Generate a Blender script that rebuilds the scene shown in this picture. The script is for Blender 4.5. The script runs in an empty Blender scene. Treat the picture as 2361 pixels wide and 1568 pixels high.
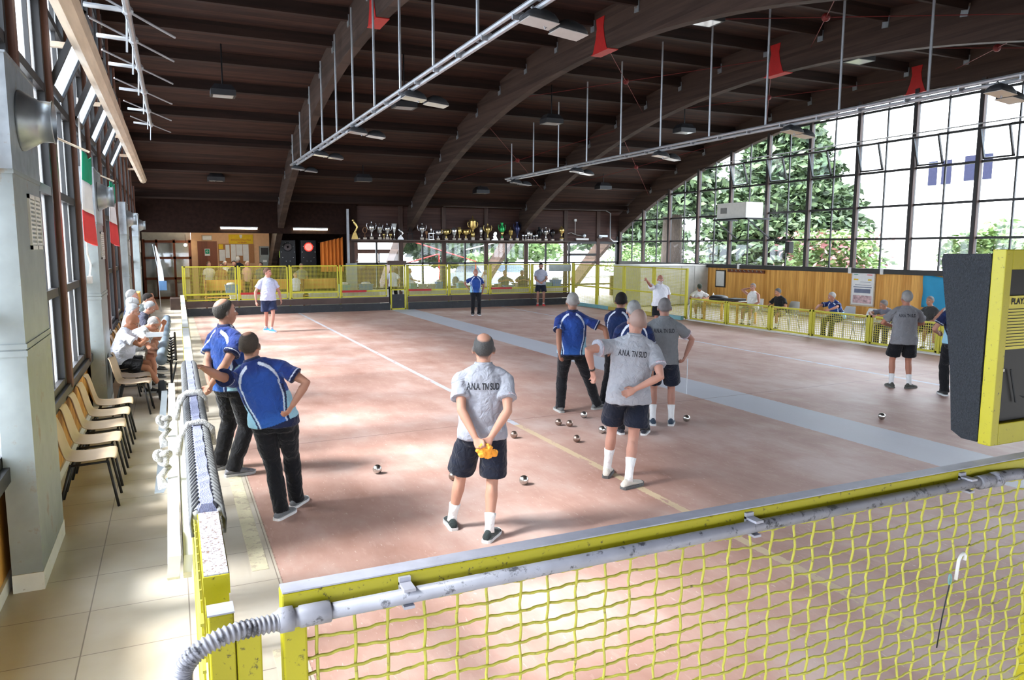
import bpy, bmesh, math, random
import numpy as np
from mathutils import Vector, Matrix, noise
from mathutils.bvhtree import BVHTree
random.seed(7)
SC = bpy.context.scene
COL = SC.collection
PI = math.pi
# ---------------------------------------------------------------- camera
YAW, PITCH, ROLL, FPX, CAMZ = .4295027, .1233834, -.0027265, 1709.6, 2.4
_cy, _sy = math.cos(YAW), math.sin(YAW)
_F = Vector((_sy*math.cos(PITCH), _cy*math.cos(PITCH), -math.sin(PITCH)))
_r = Vector((_cy, -_sy, 0)); _d = _F.cross(_r)
_R = _r*math.cos(ROLL)+_d*math.sin(ROLL); _D = -_r*math.sin(ROLL)+_d*math.cos(ROLL)
cam = bpy.data.cameras.new('camera'); cam.sensor_width = 36; cam.lens = FPX/2361*36
cam.clip_start = .05; cam.clip_end = 500
camo = bpy.data.objects.new('camera', cam); COL.objects.link(camo)
camo.matrix_world = Matrix(((_R.x, -_D.x, -_F.x, 0), (_R.y, -_D.y, -_F.y, 0), (_R.z, -_D.z, -_F.z, CAMZ), (0, 0, 0, 1)))
SC.camera = camo
SC.view_settings.view_transform = 'Standard'; SC.view_settings.look = 'None'
SC.view_settings.gamma = 1; SC.view_settings.use_curve_mapping = False
SC.view_settings.exposure = EXPO = 1.95
# ---------------------------------------------------------------- world: overcast bright sky
W = bpy.data.worlds.new('sky'); SC.world = W; W.use_nodes = True
wn = W.node_tree; wn.nodes.clear()
wo = wn.nodes.new('ShaderNodeOutputWorld'); wb = wn.nodes.new('ShaderNodeBackground')
wt = wn.nodes.new('ShaderNodeTexCoord'); wx = wn.nodes.new('ShaderNodeSeparateXYZ'); wr = wn.nodes.new('ShaderNodeValToRGB')
wr.color_ramp.elements[0].position = 0.0; wr.color_ramp.elements[0].color = (.80, .88, 1, 1)
wr.color_ramp.elements[1].position = .55; wr.color_ramp.elements[1].color = (.92, .96, 1, 1)
wn.links.new(wt.outputs['Generated'], wx.inputs[0]); wn.links.new(wx.outputs['Z'], wr.inputs[0])
wn.links.new(wr.outputs[0], wb.inputs['Color']); wb.inputs['Strength'].default_value = 3.2
wn.links.new(wb.outputs[0], wo.inputs['Surface'])
# low, veiled sun coming over the left roof edge
sun = bpy.data.lights.new('sun', 'SUN'); sun.energy = 4.8; sun.angle = math.radians(14); sun.color = (1, .96, .9)
so = bpy.data.objects.new('sun', sun); COL.objects.link(so)
so.rotation_euler = Vector((.68, -.04, -.73)).to_track_quat('-Z', 'Y').to_euler()
def portal(loc, rot, sx, sy):
    l = bpy.data.lights.new('window_portal', 'AREA'); l.shape = 'RECTANGLE'; l.size = sx; l.size_y = sy; l.cycles.is_portal = True
    o = bpy.data.objects.new('window_portal', l); COL.objects.link(o); o.location = loc; o.rotation_euler = rot
portal((-1.5, 16, 4.2), (PI/2, 0, -PI/2), 33, 6.4)
portal((21.4, 16, 4.6), (PI/2, 0, PI/2), 33, 5.6)
portal((14.3, 33.1, 1.5), (-PI/2, 0, 0), 14, 2.6)
portal((10, -3.2, 1.6), (PI/2, 0, 0), 22, 3.0)
SC.cycles.max_bounces = 7; SC.cycles.diffuse_bounces = 4; SC.cycles.glossy_bounces = 3
SC.cycles.transparent_max_bounces = 12; SC.cycles.transmission_bounces = 2
SC.cycles.caustics_reflective = False; SC.cycles.caustics_refractive = False
SC.cycles.sample_clamp_indirect = 6
# ---------------------------------------------------------------- helpers
def link(o, parent=None):
    COL.objects.link(o)
    if parent is not None: o.parent = parent
    return o
def empty(name, loc=(0, 0, 0), rz=0.0):
    o = bpy.data.objects.new(name, None); o.location = loc; o.rotation_euler = (0, 0, rz); o.empty_display_size = .1
    return link(o)
def tag(o, label=None, cat=None, group=None, kind=None):
    if label: o['label'] = label
    if cat: o['category'] = cat
    if group: o['group'] = group
    if kind: o['kind'] = kind
    return o
def thing(name, label, cat, loc=(0, 0, 0), rz=0.0, group=None):
    return tag(empty(name, loc, rz), label, cat, group)
def copy_tree(o, loc=None, rz=None, label=None, parent=None):
    c = o.copy(); COL.objects.link(c)
    if parent is not None: c.parent = parent
    if loc is not None: c.location = loc
    if rz is not None: c.rotation_euler = (0, 0, rz)
    if label: c['label'] = label
    for ch in list(o.children): copy_tree(ch, parent=c)
    return c
def frame_of(d, up=None):
    d = Vector(d).normalized(); u = Vector(up) if up is not None else Vector((0, 0, 1))
    if abs(d.dot(u)) > .98: u = Vector((0, 1, 0))
    s = d.cross(u).normalized(); return s, s.cross(d).normalized(), d
class MB:
    def __init__(s): s.v = []; s.f = []; s.mi = []; s.m = 0
    def quad(s, a, b, c, d):
        n = len(s.v); s.v += [tuple(a), tuple(b), tuple(c), tuple(d)]; s.f.append((n, n+1, n+2, n+3)); s.mi.append(s.m); return s
    def poly(s, pts):
        n = len(s.v); s.v += [tuple(p) for p in pts]; s.f.append(tuple(range(n, n+len(pts)))); s.mi.append(s.m); return s
    def box(s, x0, x1, y0, y1, z0, z1, M=None):
        P = [(x0, y0, z0), (x1, y0, z0), (x1, y1, z0), (x0, y1, z0), (x0, y0, z1), (x1, y0, z1), (x1, y1, z1), (x0, y1, z1)]
        if M is not None: P = [tuple(M @ Vector(p)) for p in P]
        n = len(s.v); s.v += P
        for q in ((0, 3, 2, 1), (4, 5, 6, 7), (0, 1, 5, 4), (1, 2, 6, 5), (2, 3, 7, 6), (3, 0, 4, 7)):
            s.f.append(tuple(n+i for i in q)); s.mi.append(s.m)
        return s
    def bar(s, a, b, w, h, up=None):
        a = Vector(a); b = Vector(b); S, U, D = frame_of(b-a, up)
        return s.box(-w/2, w/2, -h/2, h/2, 0, (b-a).length, Matrix.Translation(a) @ Matrix((S, U, D)).transposed().to_4x4())
    def rings(s, R, cap=True, close=True):
        n0 = len(s.v); k = len(R[0])
        for r in R: s.v += [tuple(p) for p in r]
        for i in range(len(R)-1):
            for j in range(k if close else k-1):
                a = n0+i*k+j; b = n0+i*k+(j+1) % k
                s.f.append((a, b, b+k, a+k)); s.mi.append(s.m)
        if cap:
            s.f.append(tuple(n0+j for j in reversed(range(k)))); s.mi.append(s.m)
            s.f.append(tuple(n0+(len(R)-1)*k+j for j in range(k))); s.mi.append(s.m)
        return s
    def tube(s, pts, r, n=8, cap=True, flat=1.0, up=None):
        pts = [Vector(p) for p in pts]; R = []
        rr = r if isinstance(r, (list, tuple)) else [r]*len(pts)
        pu = None
        for i, p in enumerate(pts):
            d = (pts[min(i+1, len(pts)-1)]-pts[max(i-1, 0)])
            if d.length < 1e-9: d = Vector((0, 0, 1))
            S, U, D = frame_of(d, up if up is not None else pu)
            pu = U if up is None else pu
            R.append([p+S*math.cos(2*PI*j/n)*rr[i]+U*math.sin(2*PI*j/n)*rr[i]*flat for j in range(n)])
        return s.rings(R, cap)
    def lathe(s, prof, n=16, c=(0, 0, 0), M=None):
        R = []
        for r, z in prof:
            q = [Vector((c[0]+r*math.cos(2*PI*j/n), c[1]+r*math.sin(2*PI*j/n), c[2]+z)) for j in range(n)]
            if M is not None: q = [M @ p for p in q]
            R.append(q)
        return s.rings(R, True)
    def ball(s, c, r, n=12, m=8, M=None):
        rx, ry, rz = r if isinstance(r, (tuple, list)) else (r, r, r); R = []
        for i in range(m+1):
            t = PI*(i+.02*(i == 0)-.02*(i == m))/m
            q = [Vector((rx*math.sin(t)*math.cos(2*PI*j/n), ry*math.sin(t)*math.sin(2*PI*j/n), -rz*math.cos(t))) for j in range(n)]
            if M is not None: q = [M @ p for p in q]
            R.append([p+Vector(c) for p in q])
        return s.rings(R, True)
    def mesh(s, name, mats, smooth=False):
        me = bpy.data.meshes.new(name); me.from_pydata(s.v, [], s.f)
        if not isinstance(mats, (list, tuple)): mats = [mats]
        for m in mats: me.materials.append(m)
        if len(mats) > 1: me.polygons.foreach_set('material_index', s.mi)
        if smooth: me.polygons.foreach_set('use_smooth', [True]*len(me.polygons))
        me.update(); return me
    def build(s, name, mats, parent=None, smooth=False, bevel=0):
        o = bpy.data.objects.new(name, s.mesh(name, mats, smooth)); link(o, parent)
        if bevel:
            b = o.modifiers.new('bevel', 'BEVEL'); b.width = bevel; b.segments = 2; b.limit_method = 'ANGLE'
        if smooth == 'auto': pass
        return o
def struct(mb, name, mats, parent=None, **k):
    o = mb.build(name, mats, parent, **k)
    if parent is None: o['kind'] = 'structure'
    return o
# ---------------------------------------------------------------- materials
def new_mat(name):
    m = bpy.data.materials.new(name); m.use_nodes = True
    return m, m.node_tree, m.node_tree.nodes['Principled BSDF']
def nd(t, typ, **k):
    n = t.nodes.new(typ)
    for a, b in k.items(): setattr(n, a, b)
    return n
def srgb(r, g, b):
    f = lambda c: (c/255/12.92 if c/255 <= .04045 else ((c/255+.055)/1.055)**2.4)
    return (f(r), f(g), f(b))
def pmat(name, col, rough=.6, metal=0.0, var=.08, scale=8.0, bump=0.0, bscale=40.0, dirt=None, damt=.0, dscale=6.0, stretch=(1, 1, 1), spec=.5, coat=0.0):
    """paint-like surface: colour with soft noise variation, optional dirt patches with their own shape, optional bump"""
    m, t, b = new_mat(name)
    b.inputs['Roughness'].default_value = rough; b.inputs['Metallic'].default_value = metal
    b.inputs['Specular IOR Level'].default_value = spec; b.inputs['Coat Weight'].default_value = coat
    tc = nd(t, 'ShaderNodeTexCoord'); mp = nd(t, 'ShaderNodeMapping'); mp.inputs['Scale'].default_value = stretch
    t.links.new(tc.outputs['Object'], mp.inputs[0])
    nz = nd(t, 'ShaderNodeTexNoise'); nz.inputs['Scale'].default_value = scale; nz.inputs['Detail'].default_value = 4
    t.links.new(mp.outputs[0], nz.inputs['Vector'])
    rp = nd(t, 'ShaderNodeValToRGB')
    rp.color_ramp.elements[0].position = .3; rp.color_ramp.elements[1].position = .7
    rp.color_ramp.elements[0].color = (*[c*(1-var) for c in col], 1); rp.color_ramp.elements[1].color = (*[min(1, c*(1+var)) for c in col], 1)
    t.links.new(nz.outputs['Fac'], rp.inputs[0]); out = rp.outputs[0]
    if dirt is not None:
        n2 = nd(t, 'ShaderNodeTexNoise'); n2.inputs['Scale'].default_value = dscale; n2.inputs['Detail'].default_value = 6; n2.inputs['Roughness'].default_value = .7
        t.links.new(mp.outputs[0], n2.inputs['Vector'])
        r2 = nd(t, 'ShaderNodeValToRGB'); r2.color_ramp.elements[0].position = 1-damt-.04; r2.color_ramp.elements[1].position = 1-damt+.04
        t.links.new(n2.outputs['Fac'], r2.inputs[0])
        mx = nd(t, 'ShaderNodeMix', data_type='RGBA'); t.links.new(r2.outputs[0], mx.inputs[0]); t.links.new(out, mx.inputs[6]); mx.inputs[7].default_value = (*dirt, 1)
        out = mx.outputs[2]
    t.links.new(out, b.inputs['Base Color'])
    if bump:
        n3 = nd(t, 'ShaderNodeTexNoise'); n3.inputs['Scale'].default_value = bscale; n3.inputs['Detail'].default_value = 3
        t.links.new(mp.outputs[0], n3.inputs['Vector'])
        bp = nd(t, 'ShaderNodeBump'); bp.inputs['Strength'].default_value = bump; bp.inputs['Distance'].default_value = .02
        t.links.new(n3.outputs['Fac'], bp.inputs['Height']); t.links.new(bp.outputs[0], b.inputs['Normal'])
    return m
def wood(name, c1, c2, plank=.12, axis='x', rough=.6, gap=.5, grain=1.0, along='z'):
    """boards side by side along one object axis, each with its own tone, grain and a dark joint"""
    m, t, b = new_mat(name); b.inputs['Roughness'].default_value = rough; b.inputs['Specular IOR Level'].default_value = .3
    tc = nd(t, 'ShaderNodeTexCoord'); sp = nd(t, 'ShaderNodeSeparateXYZ'); t.links.new(tc.outputs['Object'], sp.inputs[0])
    dv = nd(t, 'ShaderNodeMath', operation='DIVIDE'); t.links.new(sp.outputs[axis.upper()], dv.inputs[0]); dv.inputs[1].default_value = plank
    fl = nd(t, 'ShaderNodeMath', operation='FLOOR'); t.links.new(dv.outputs[0], fl.inputs[0])
    fr = nd(t, 'ShaderNodeMath', operation='FRACT'); t.links.new(dv.outputs[0], fr.inputs[0])
    wn_ = nd(t, 'ShaderNodeTexWhiteNoise', noise_dimensions='1D'); t.links.new(fl.outputs[0], wn_.inputs['W'])
    mp = nd(t, 'ShaderNodeMapping'); sc = {'x': 14*grain, 'y': 14*grain, 'z': 14*grain}; sc[along] = 1.2*grain
    mp.inputs['Scale'].default_value = (sc['x'], sc['y'], sc['z']); t.links.new(tc.outputs['Object'], mp.inputs[0])
    nz = nd(t, 'ShaderNodeTexNoise', noise_dimensions='4D'); nz.inputs['Scale'].default_value = 1; nz.inputs['Detail'].default_value = 5
    t.links.new(mp.outputs[0], nz.inputs['Vector']); t.links.new(fl.outputs[0], nz.inputs['W'])
    ad = nd(t, 'ShaderNodeMath', operation='ADD'); t.links.new(nz.outputs['Fac'], ad.inputs[0])
    ml = nd(t, 'ShaderNodeMath', operation='MULTIPLY_ADD'); t.links.new(wn_.outputs['Value'], ml.inputs[0]); ml.inputs[1].default_value = .4; ml.inputs[2].default_value = -.2
    t.links.new(ml.outputs[0], ad.inputs[1])
    rp = nd(t, 'ShaderNodeValToRGB'); rp.color_ramp.elements[0].position = .3; rp.color_ramp.elements[1].position = .7
    rp.color_ramp.elements[0].color = (*c1, 1); rp.color_ramp.elements[1].color = (*c2, 1); t.links.new(ad.outputs[0], rp.inputs[0])
    lt = nd(t, 'ShaderNodeMath', operation='LESS_THAN'); t.links.new(fr.outputs[0], lt.inputs[0]); lt.inputs[1].default_value = .07
    mg = nd(t, 'ShaderNodeMath', operation='MULTIPLY'); t.links.new(lt.outputs[0], mg.inputs[0]); mg.inputs[1].default_value = gap
    mx = nd(t, 'ShaderNodeMix', data_type='RGBA'); t.links.new(mg.outputs[0], mx.inputs[0]); t.links.new(rp.outputs[0], mx.inputs[6]); mx.inputs[7].default_value = (c1[0]*.3, c1[1]*.3, c1[2]*.3, 1)
    t.links.new(mx.outputs[2], b.inputs['Base Color'])
    bp = nd(t, 'ShaderNodeBump', invert=True); bp.inputs['Strength'].default_value = .5; bp.inputs['Distance'].default_value = .01
    t.links.new(lt.outputs[0], bp.inputs['Height']); t.links.new(bp.outputs[0], b.inputs['Normal'])
    return m
def emit(name, col, s):
    m, t, b = new_mat(name); b.inputs['Base Color'].default_value = (*col, 1); b.inputs['Emission Color'].default_value = (*col, 1); b.inputs['Emission Strength'].default_value = s
    return m
def glass_mat(name, tint=(.95, .98, 1), dust=.0):
    m = bpy.data.materials.new(name); m.use_nodes = True; t = m.node_tree; t.nodes.clear()
    o = nd(t, 'ShaderNodeOutputMaterial'); tr = nd(t, 'ShaderNodeBsdfTransparent'); tr.inputs[0].default_value = (*tint, 1)
    gl = nd(t, 'ShaderNodeBsdfGlossy'); gl.inputs['Roughness'].default_value = .03
    lw = nd(t, 'ShaderNodeLayerWeight'); lw.inputs[0].default_value = .5
    pw = nd(t, 'ShaderNodeMath', operation='POWER'); t.links.new(lw.outputs['Facing'], pw.inputs[0]); pw.inputs[1].default_value = 5
    fz = nd(t, 'ShaderNodeMath', operation='MULTIPLY_ADD'); t.links.new(pw.outputs[0], fz.inputs[0]); fz.inputs[1].default_value = .8; fz.inputs[2].default_value = .05
    mx = nd(t, 'ShaderNodeMixShader'); t.links.new(fz.outputs[0], mx.inputs[0]); t.links.new(tr.outputs[0], mx.inputs[1]); t.links.new(gl.outputs[0], mx.inputs[2])
    last = mx
    if dust:
        tl = nd(t, 'ShaderNodeBsdfTranslucent'); tl.inputs[0].default_value = (.8, .85, .9, 1)
        nz = nd(t, 'ShaderNodeTexNoise'); nz.inputs['Scale'].default_value = 1.5
        mm = nd(t, 'ShaderNodeMath', operation='MULTIPLY'); t.links.new(nz.outputs['Fac'], mm.inputs[0]); mm.inputs[1].default_value = dust*2
        m2 = nd(t, 'ShaderNodeMixShader'); t.links.new(mm.outputs[0], m2.inputs[0]); t.links.new(mx.outputs[0], m2.inputs[1]); t.links.new(tl.outputs[0], m2.inputs[2]); last = m2
    t.links.new(last.outputs[0], o.inputs[0]); return m
def attr_mat(name, rough=.85, bump=.0, bscale=60, sss=0.0, sheen=0.0):
    m, t, b = new_mat(name); b.inputs['Roughness'].default_value = rough; b.inputs['Specular IOR Level'].default_value = .25
    a = nd(t, 'ShaderNodeVertexColor', layer_name='Col'); t.links.new(a.outputs['Color'], b.inputs['Base Color'])
    if sheen: b.inputs['Sheen Weight'].default_value = sheen
    if bump:
        n3 = nd(t, 'ShaderNodeTexNoise'); n3.inputs['Scale'].default_value = bscale; n3.inputs['Detail'].default_value = 3
        tc = nd(t, 'ShaderNodeTexCoord'); t.links.new(tc.outputs['Object'], n3.inputs['Vector'])
        bp = nd(t, 'ShaderNodeBump'); bp.inputs['Strength'].default_value = bump; bp.inputs['Distance'].default_value = .01 if bscale > 30 else .022
        t.links.new(n3.outputs['Fac'], bp.inputs['Height']); t.links.new(bp.outputs[0], b.inputs['Normal'])
        if bscale < 30: n3.inputs['Distortion'].default_value = 1.6
    return m

# ================================================================ PEOPLE
SKIN = attr_mat('skin', .55, .15, 120)
CLOTH = attr_mat('cloth', .9, .9, 11, sheen=.15)
HAIRM = attr_mat('hair', .8, .9, 90)
EYEW = pmat('eye_white', (.8, .78, .75), .3, var=.02); EYED = pmat('eye_dark', (.03, .02, .015), .3, var=.02)
CLOUD = bpy.data.textures.new('folds', 'CLOUDS'); CLOUD.noise_scale = .11; CLOUD.noise_depth = 2
def ik(a, b, l1, l2, pole):
    a = Vector(a); b = Vector(b); d = b-a; L = d.length
    if L > (l1+l2)*.999:
        b = a+d.normalized()*(l1+l2)*.999; d = b-a; L = d.length
    L = max(L, abs(l1-l2)+.01)
    x = (l1*l1-l2*l2+L*L)/(2*L); h = math.sqrt(max(l1*l1-x*x, 0)); dn = d.normalized()
    p = Vector(pole); p = p-dn*p.dot(dn)
    if p.length < 1e-4: p = Vector((0, 1, 0))
    return a+dn*x+p.normalized()*h, b
def bake(o, vox, smooth=4, disp=0.0):
    r = o.modifiers.new('r', 'REMESH'); r.mode = 'VOXEL'; r.voxel_size = vox; r.use_smooth_shade = True
    if smooth:
        s = o.modifiers.new('s', 'SMOOTH'); s.iterations = smooth; s.factor = .5
    if disp:
        d = o.modifiers.new('d', 'DISPLACE'); d.texture = CLOUD; d.strength = disp; d.mid_level = .32; d.texture_coords = 'LOCAL'
    dg = bpy.context.evaluated_depsgraph_get(); dg.update()
    me = bpy.data.meshes.new_from_object(o.evaluated_get(dg)); o.modifiers.clear(); old = o.data; o.data = me
    bpy.data.meshes.remove(old)
    me.polygons.foreach_set('use_smooth', [True]*len(me.polygons)); return me
def setcol(me, fn):
    n = len(me.vertices); P = np.empty(n*3, 'f'); me.vertices.foreach_get('co', P); P = P.reshape(n, 3)
    C = np.ones((n, 4), 'f'); C[:, :3] = fn(P)
    a = me.color_attributes.new('Col', 'FLOAT_COLOR', 'POINT'); a.data.foreach_set('color', C.ravel())
def ell(c, rx, ry, R, n=20, p=2.0):
    out = []
    for j in range(n):
        a = 2*PI*j/n; x = math.cos(a); y = math.sin(a)
        k = (abs(x)**p+abs(y)**p)**(-1/p)
        out.append(Vector(c)+R @ Vector((x*k*rx, y*k*ry, 0)))
    return out
def limb(mb, pts, n=14):
    """pts: (point, radius) chain -> rounded tapering tube"""
    P = []; r = []
    for i, (p, q) in enumerate(pts): P.append(Vector(p)); r.append(q)
    d0 = (P[1]-P[0]).normalized(); d1 = (P[-1]-P[-2]).normalized()
    P = [P[0]-d0*r[0]*.6]+P+[P[-1]+d1*r[-1]*.5]; r = [r[0]*.5]+r+[r[-1]*.5]
    mb.tube(P, r, n)
HS = 1.05
def lerp(a, b, t): return Vector(a)*(1-t)+Vector(b)*t
def mixc(A, B, w): return A*(1-w[:, None])+np.array(B)[None, :]*w[:, None]
def sstep(x, a, b):
    t = np.clip((x-a)/(b-a), 0, 1); return t*t*(3-2*t)
def person(label, pos, face=0, h=1.75, pel=(0, 0, .93), lean=(0, 0, 0), head=(0, 0, 0), ah=None, ap=None, palm=None, curl=(.5, .5),
           feet=None, fyaw=(8, -8), fz=(0, 0), kp=((-.1, 1, 0), (.1, 1, 0)), top='grey', bottom='shorts', bcol=(.006, .009, .02), skin=(.42, .2, .13), hair=('short', (.25, .25, .25)),
           socks=(.75, .75, .75), sockh=.12, shoe=(.03, .03, .03), sole=(.6, .6, .6), belly=.02, vox=.013, text=False, group=None, topcol=None, build=1.0, cap=None, beard=None,
           short_len=.78, watch=False, shirt_hem=.86, lower=True, glasses=False):
    s = h/1.75; root = thing('person', label, 'person', pos, math.radians(face), group)
    def RU(w=1.0):
        f, sd, tw = [math.radians(a)*w for a in lean]
        return Matrix.Rotation(tw, 3, 'Z') @ Matrix.Rotation(sd, 3, 'Y') @ Matrix.Rotation(-f, 3, 'X')
    pelv = Vector(pel); Z0 = Vector((0, 0, .93))
    def up(p, w=None):
        p = Vector(p)
        if w is None: w = min(1, max(0, (p.z-.93)/.18))
        return pelv+RU(w) @ (p-Z0)
    hy, hp, hr = [math.radians(a) for a in head]
    RH = RU() @ Matrix.Rotation(hy, 3, 'Z') @ Matrix.Rotation(-hp, 3, 'X') @ Matrix.Rotation(hr, 3, 'Y')
    npiv = up((0, -.005, 1.50), 1)
    def hd(p): p = Vector(p); p = Vector((p.x*HS, -.005+(p.y+.005)*HS, 1.532+(p.z-1.572)*HS)); return npiv+RH @ (p-Vector((0, -.005, 1.50)))
    B = build
    sh = [up((-.188*B, -.014, 1.358), 1), up((.188*B, -.014, 1.358), 1)]
    if ah is None: ah = ((-.26, .05, .80), (.26, .05, .80))
    if ap is None: ap = ((-.6, -.8, 0), (.6, -.8, 0))
    el = []; wr = []
    for i in range(2):
        e, w = ik(sh[i], ah[i], .295, .262, ap[i]); el.append(e); wr.append(w)
    hips = [pelv+Vector((-.095, 0, -.03)), pelv+Vector((.095, 0, -.03))]
    if feet is None: feet = ((-.12, 0), (.12, 0))
    kn = []; an = []
    for i in range(2):
        k, a = ik(hips[i], (feet[i][0], feet[i][1], .085+fz[i]), .43, .42, kp[i]); kn.append(k); an.append(a)
    # ---------------- body: one continuous surface
    b = MB(); I3 = Matrix.Identity(3)
    prof = [(.82, 0, .11, .08), (.86, -.005, .155, .105), (.93, -.012, .170, .118), (1.0, -.003, .162, .115+belly), (1.1, .008, .156, .112+belly), (1.2, .006, .162, .115+.6*belly), (1.31, .0, .175, .113), (1.37, -.01, .158, .095), (1.42, -.018, .11, .072), (1.49, -.012, .062, .06)]
    R = []
    for z, cy, rx, ry in prof:
        w = min(1, max(0, (z-.93)/.18)); R.append([pelv+RU(w) @ (v-Z0) for v in ell((0, cy+.35*(ry-.115 if z > .95 and z < 1.25 else 0), z), rx*B, ry*B, I3)])
    b.rings(R)
    limb(b, [(up((0, -.02, 1.42), 1), .068), (up((0, -.012, 1.49), 1), .060), (hd((0, .0, 1.60)), .058)])
    Mh = RH.to_4x4()
    for sx in (-1, 1): b.tube([up((sx*.045, -.018, 1.445), 1), up((sx*.12*B, -.018, 1.405), 1), sh[0 if sx < 0 else 1]], [.040, .040, .044], 12)
    b.ball(hd((0, -.012, 1.675)), tuple(HS*q_ for q_ in (.080, .100, .100)), 20, 14, Mh)
    b.ball(hd((0, .022, 1.615)), tuple(HS*q_ for q_ in (.066, .072, .09)), 16, 10, Mh)
    b.ball(hd((0, .052, 1.572)), tuple(HS*q_ for q_ in (.036, .036, .028)), 12, 8, Mh)
    b.tube([hd((0, .083, 1.665)), hd((0, .098, 1.64)), hd((0, .112, 1.622)), hd((0, .09, 1.612))], [.009, .013, .018, .01], 8)
    b.ball(hd((0, .086, 1.588)), tuple(HS*q_ for q_ in (.026, .012, .009)), 10, 6, Mh)
    b.ball(hd((0, .078, 1.682)), tuple(HS*q_ for q_ in (.05, .014, .010)), 12, 6, Mh)
    for sx in (-1, 1):
        b.ball(hd((sx*.083, -.010, 1.638)), tuple(HS*q_ for q_ in (.014, .022, .034)), 10, 8, Mh)
        b.ball(hd((sx*.04, .06, 1.625)), tuple(HS*q_ for q_ in (.024, .024, .024)), 10, 6, Mh)
    hv = []
    for i in range(2):
        sx = -1 if i == 0 else 1
        limb(b, [(sh[i], .050*B), (lerp(sh[i], el[i], .35), .049*B), (lerp(sh[i], el[i], .8), .041), (el[i], .040), (lerp(el[i], wr[i], .25), .041), (lerp(el[i], wr[i], .65), .033), (wr[i], .025)])
        # hand
        d = (wr[i]-el[i]).normalized(); n = Vector(palm[i]) if palm is not None and palm[i] is not None else Vector((-sx, 0, 0))
        n = (n-d*n.dot(d)); n = n.normalized() if n.length > .05 else frame_of(d)[0]
        sd = n.cross(d).normalized()
        th = sd*(1 if i == 0 else -1)      # towards the thumb
        c = curl[i]; Rm = Matrix((th, n, d)).transposed()
        k0 = wr[i]; k1 = wr[i]+d*.085+n*.006*c
        b.rings([ell(lerp(k0, k1, t), rx, ry, Rm, 12, 2.6) for t, rx, ry in ((-.15, .02, .016), (.15, .028, .017), (.55, .039, .017), (.95, .041, .014), (1.05, .036, .009))])
        fr = max(.0082, vox*.62)
        for q, (off, L) in enumerate(((.031, .074), (.011, .082), (-.0095, .077), (-.03, .062))):
            p = k1+th*off-d*.008; dd = d; pts = [(p, fr*1.1)]; a = 0
            for j, fl in enumerate((.46, .31, .23)):
                a += c*(.55+.1*q+.45*(j > 0)); dv = d*math.cos(a)+n*math.sin(a)
                p = p+dv*L*fl+th*(off*.12*(j == 0)*(1-c)); pts.append((p, fr*(1-.1*j)))
            limb(b, pts, 8)
        tb = k0+d*.03+th*.022+n*.006
        t1 = tb+(d*.7+th*.65+n*.25).normalized()*.036; t2 = t1+(d*.8+th*(.35-.5*c)+n*(.3+.5*c)).normalized()*.032; t3 = t2+(d*.8+th*(.1-.6*c)+n*(.25+.5*c)).normalized()*.024
        limb(b, [(tb, fr*1.5), (t1, fr*1.3), (t2, fr*1.15), (t3, fr)], 8)
        hv.append((k1, th, n, d))
    if lower:
        for i in range(2):
            limb(b, [(hips[i], .088*B), (lerp(hips[i], kn[i], .4), .078*B), (lerp(hips[i], kn[i], .85), .056), (kn[i], .053), (lerp(kn[i], an[i], .12), .051), (lerp(kn[i], an[i], .32), .056), (lerp(kn[i], an[i], .65), .042), (an[i], .034)])
            # calf bulge on the back
            bk = (lerp(kn[i], an[i], .3)); fo = Vector(kp[i]); b.ball(bk-Vector((0, 1, 0))*.018, (.042, .045, .09), 12, 8)
    for j in range(len(b.v)): b.v[j] = tuple(c*s for c in b.v[j])
    bo = b.build('body', SKIN, root); me = bake(bo, vox, 3)
    inv = np.array(RH.inverted()); nv = np.array(npiv)
    def skinf(P):
        q = (P/s-nv) @ inv.T+np.array([0, -.005, 1.5]); q = (q-np.array([0, -.005, 1.532]))/HS+np.array([0, -.005, 1.572]); nr = np.linalg.norm(q-np.array([0, 0, 1.64]), axis=1) < .16; C = np.tile(np.array(skin), (len(P), 1))
        rz = noise_arr(P, 9.0); C = C*(1+.12*rz[:, None])
        lip = (np.abs(q[:, 0]) < .026) & (np.abs(q[:, 2]-1.588) < .009) & (q[:, 1] > .07) & nr; C[lip] = np.array(skin)*[.85, .5, .5]
        br = (np.abs(np.abs(q[:, 0])-.032) < .02) & (np.abs(q[:, 2]-1.683) < .006) & (q[:, 1] > .06) & nr; C[br] = np.array(hair[1])*.7
        if beard:
            bd = (q[:, 2] < 1.615) & (q[:, 2] > 1.53) & (q[:, 1] > .01-.0*q[:, 0]) & nr; C[bd & ~lip] = beard
        if hair[0] != 'none':
            V = (q-np.array([0, -.012, 1.675]))/np.array([.08, .1, .1]); L_ = np.linalg.norm(V, axis=1); hm = np.where((L_ < 1.35) & (q[:, 2] > 1.57))[0]
            if len(hm):
                Vn = V[hm]/L_[hm][:, None]; fv = np.array([hairf(Vector(v_), hair[0]) for v_ in Vn])
                wgt = sstep(fv+.05*rz[hm], -.16, .12)*(.55 if hair[0] == 'stubble' else .9); C[hm] = C[hm]*(1-wgt[:, None])+np.array(hair[1])*wgt[:, None]
        if False:
            st = (q[:, 2] > 1.62) & (q[:, 1] < .03) & (np.linalg.norm(q-np.array([0, -.012, 1.675]), axis=1) < .12)
            if hair[0] == 'stubble': C[st] = C[st]*.45+np.array(hair[1])*.55
        return C
    setcol(me, skinf)
    for sx in (-1, 1):
        e = MB(); e.ball([c*s for c in hd((sx*.031, .0735, 1.652))], .0112*s, 10, 8); e.m = 1
        e.ball([c*s for c in hd((sx*.031, .0815, 1.651))], .0055*s, 8, 6); e.build('eye', [EYEW, EYED], root, True)
    # ---------------- hair
    kind, hc = hair
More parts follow.
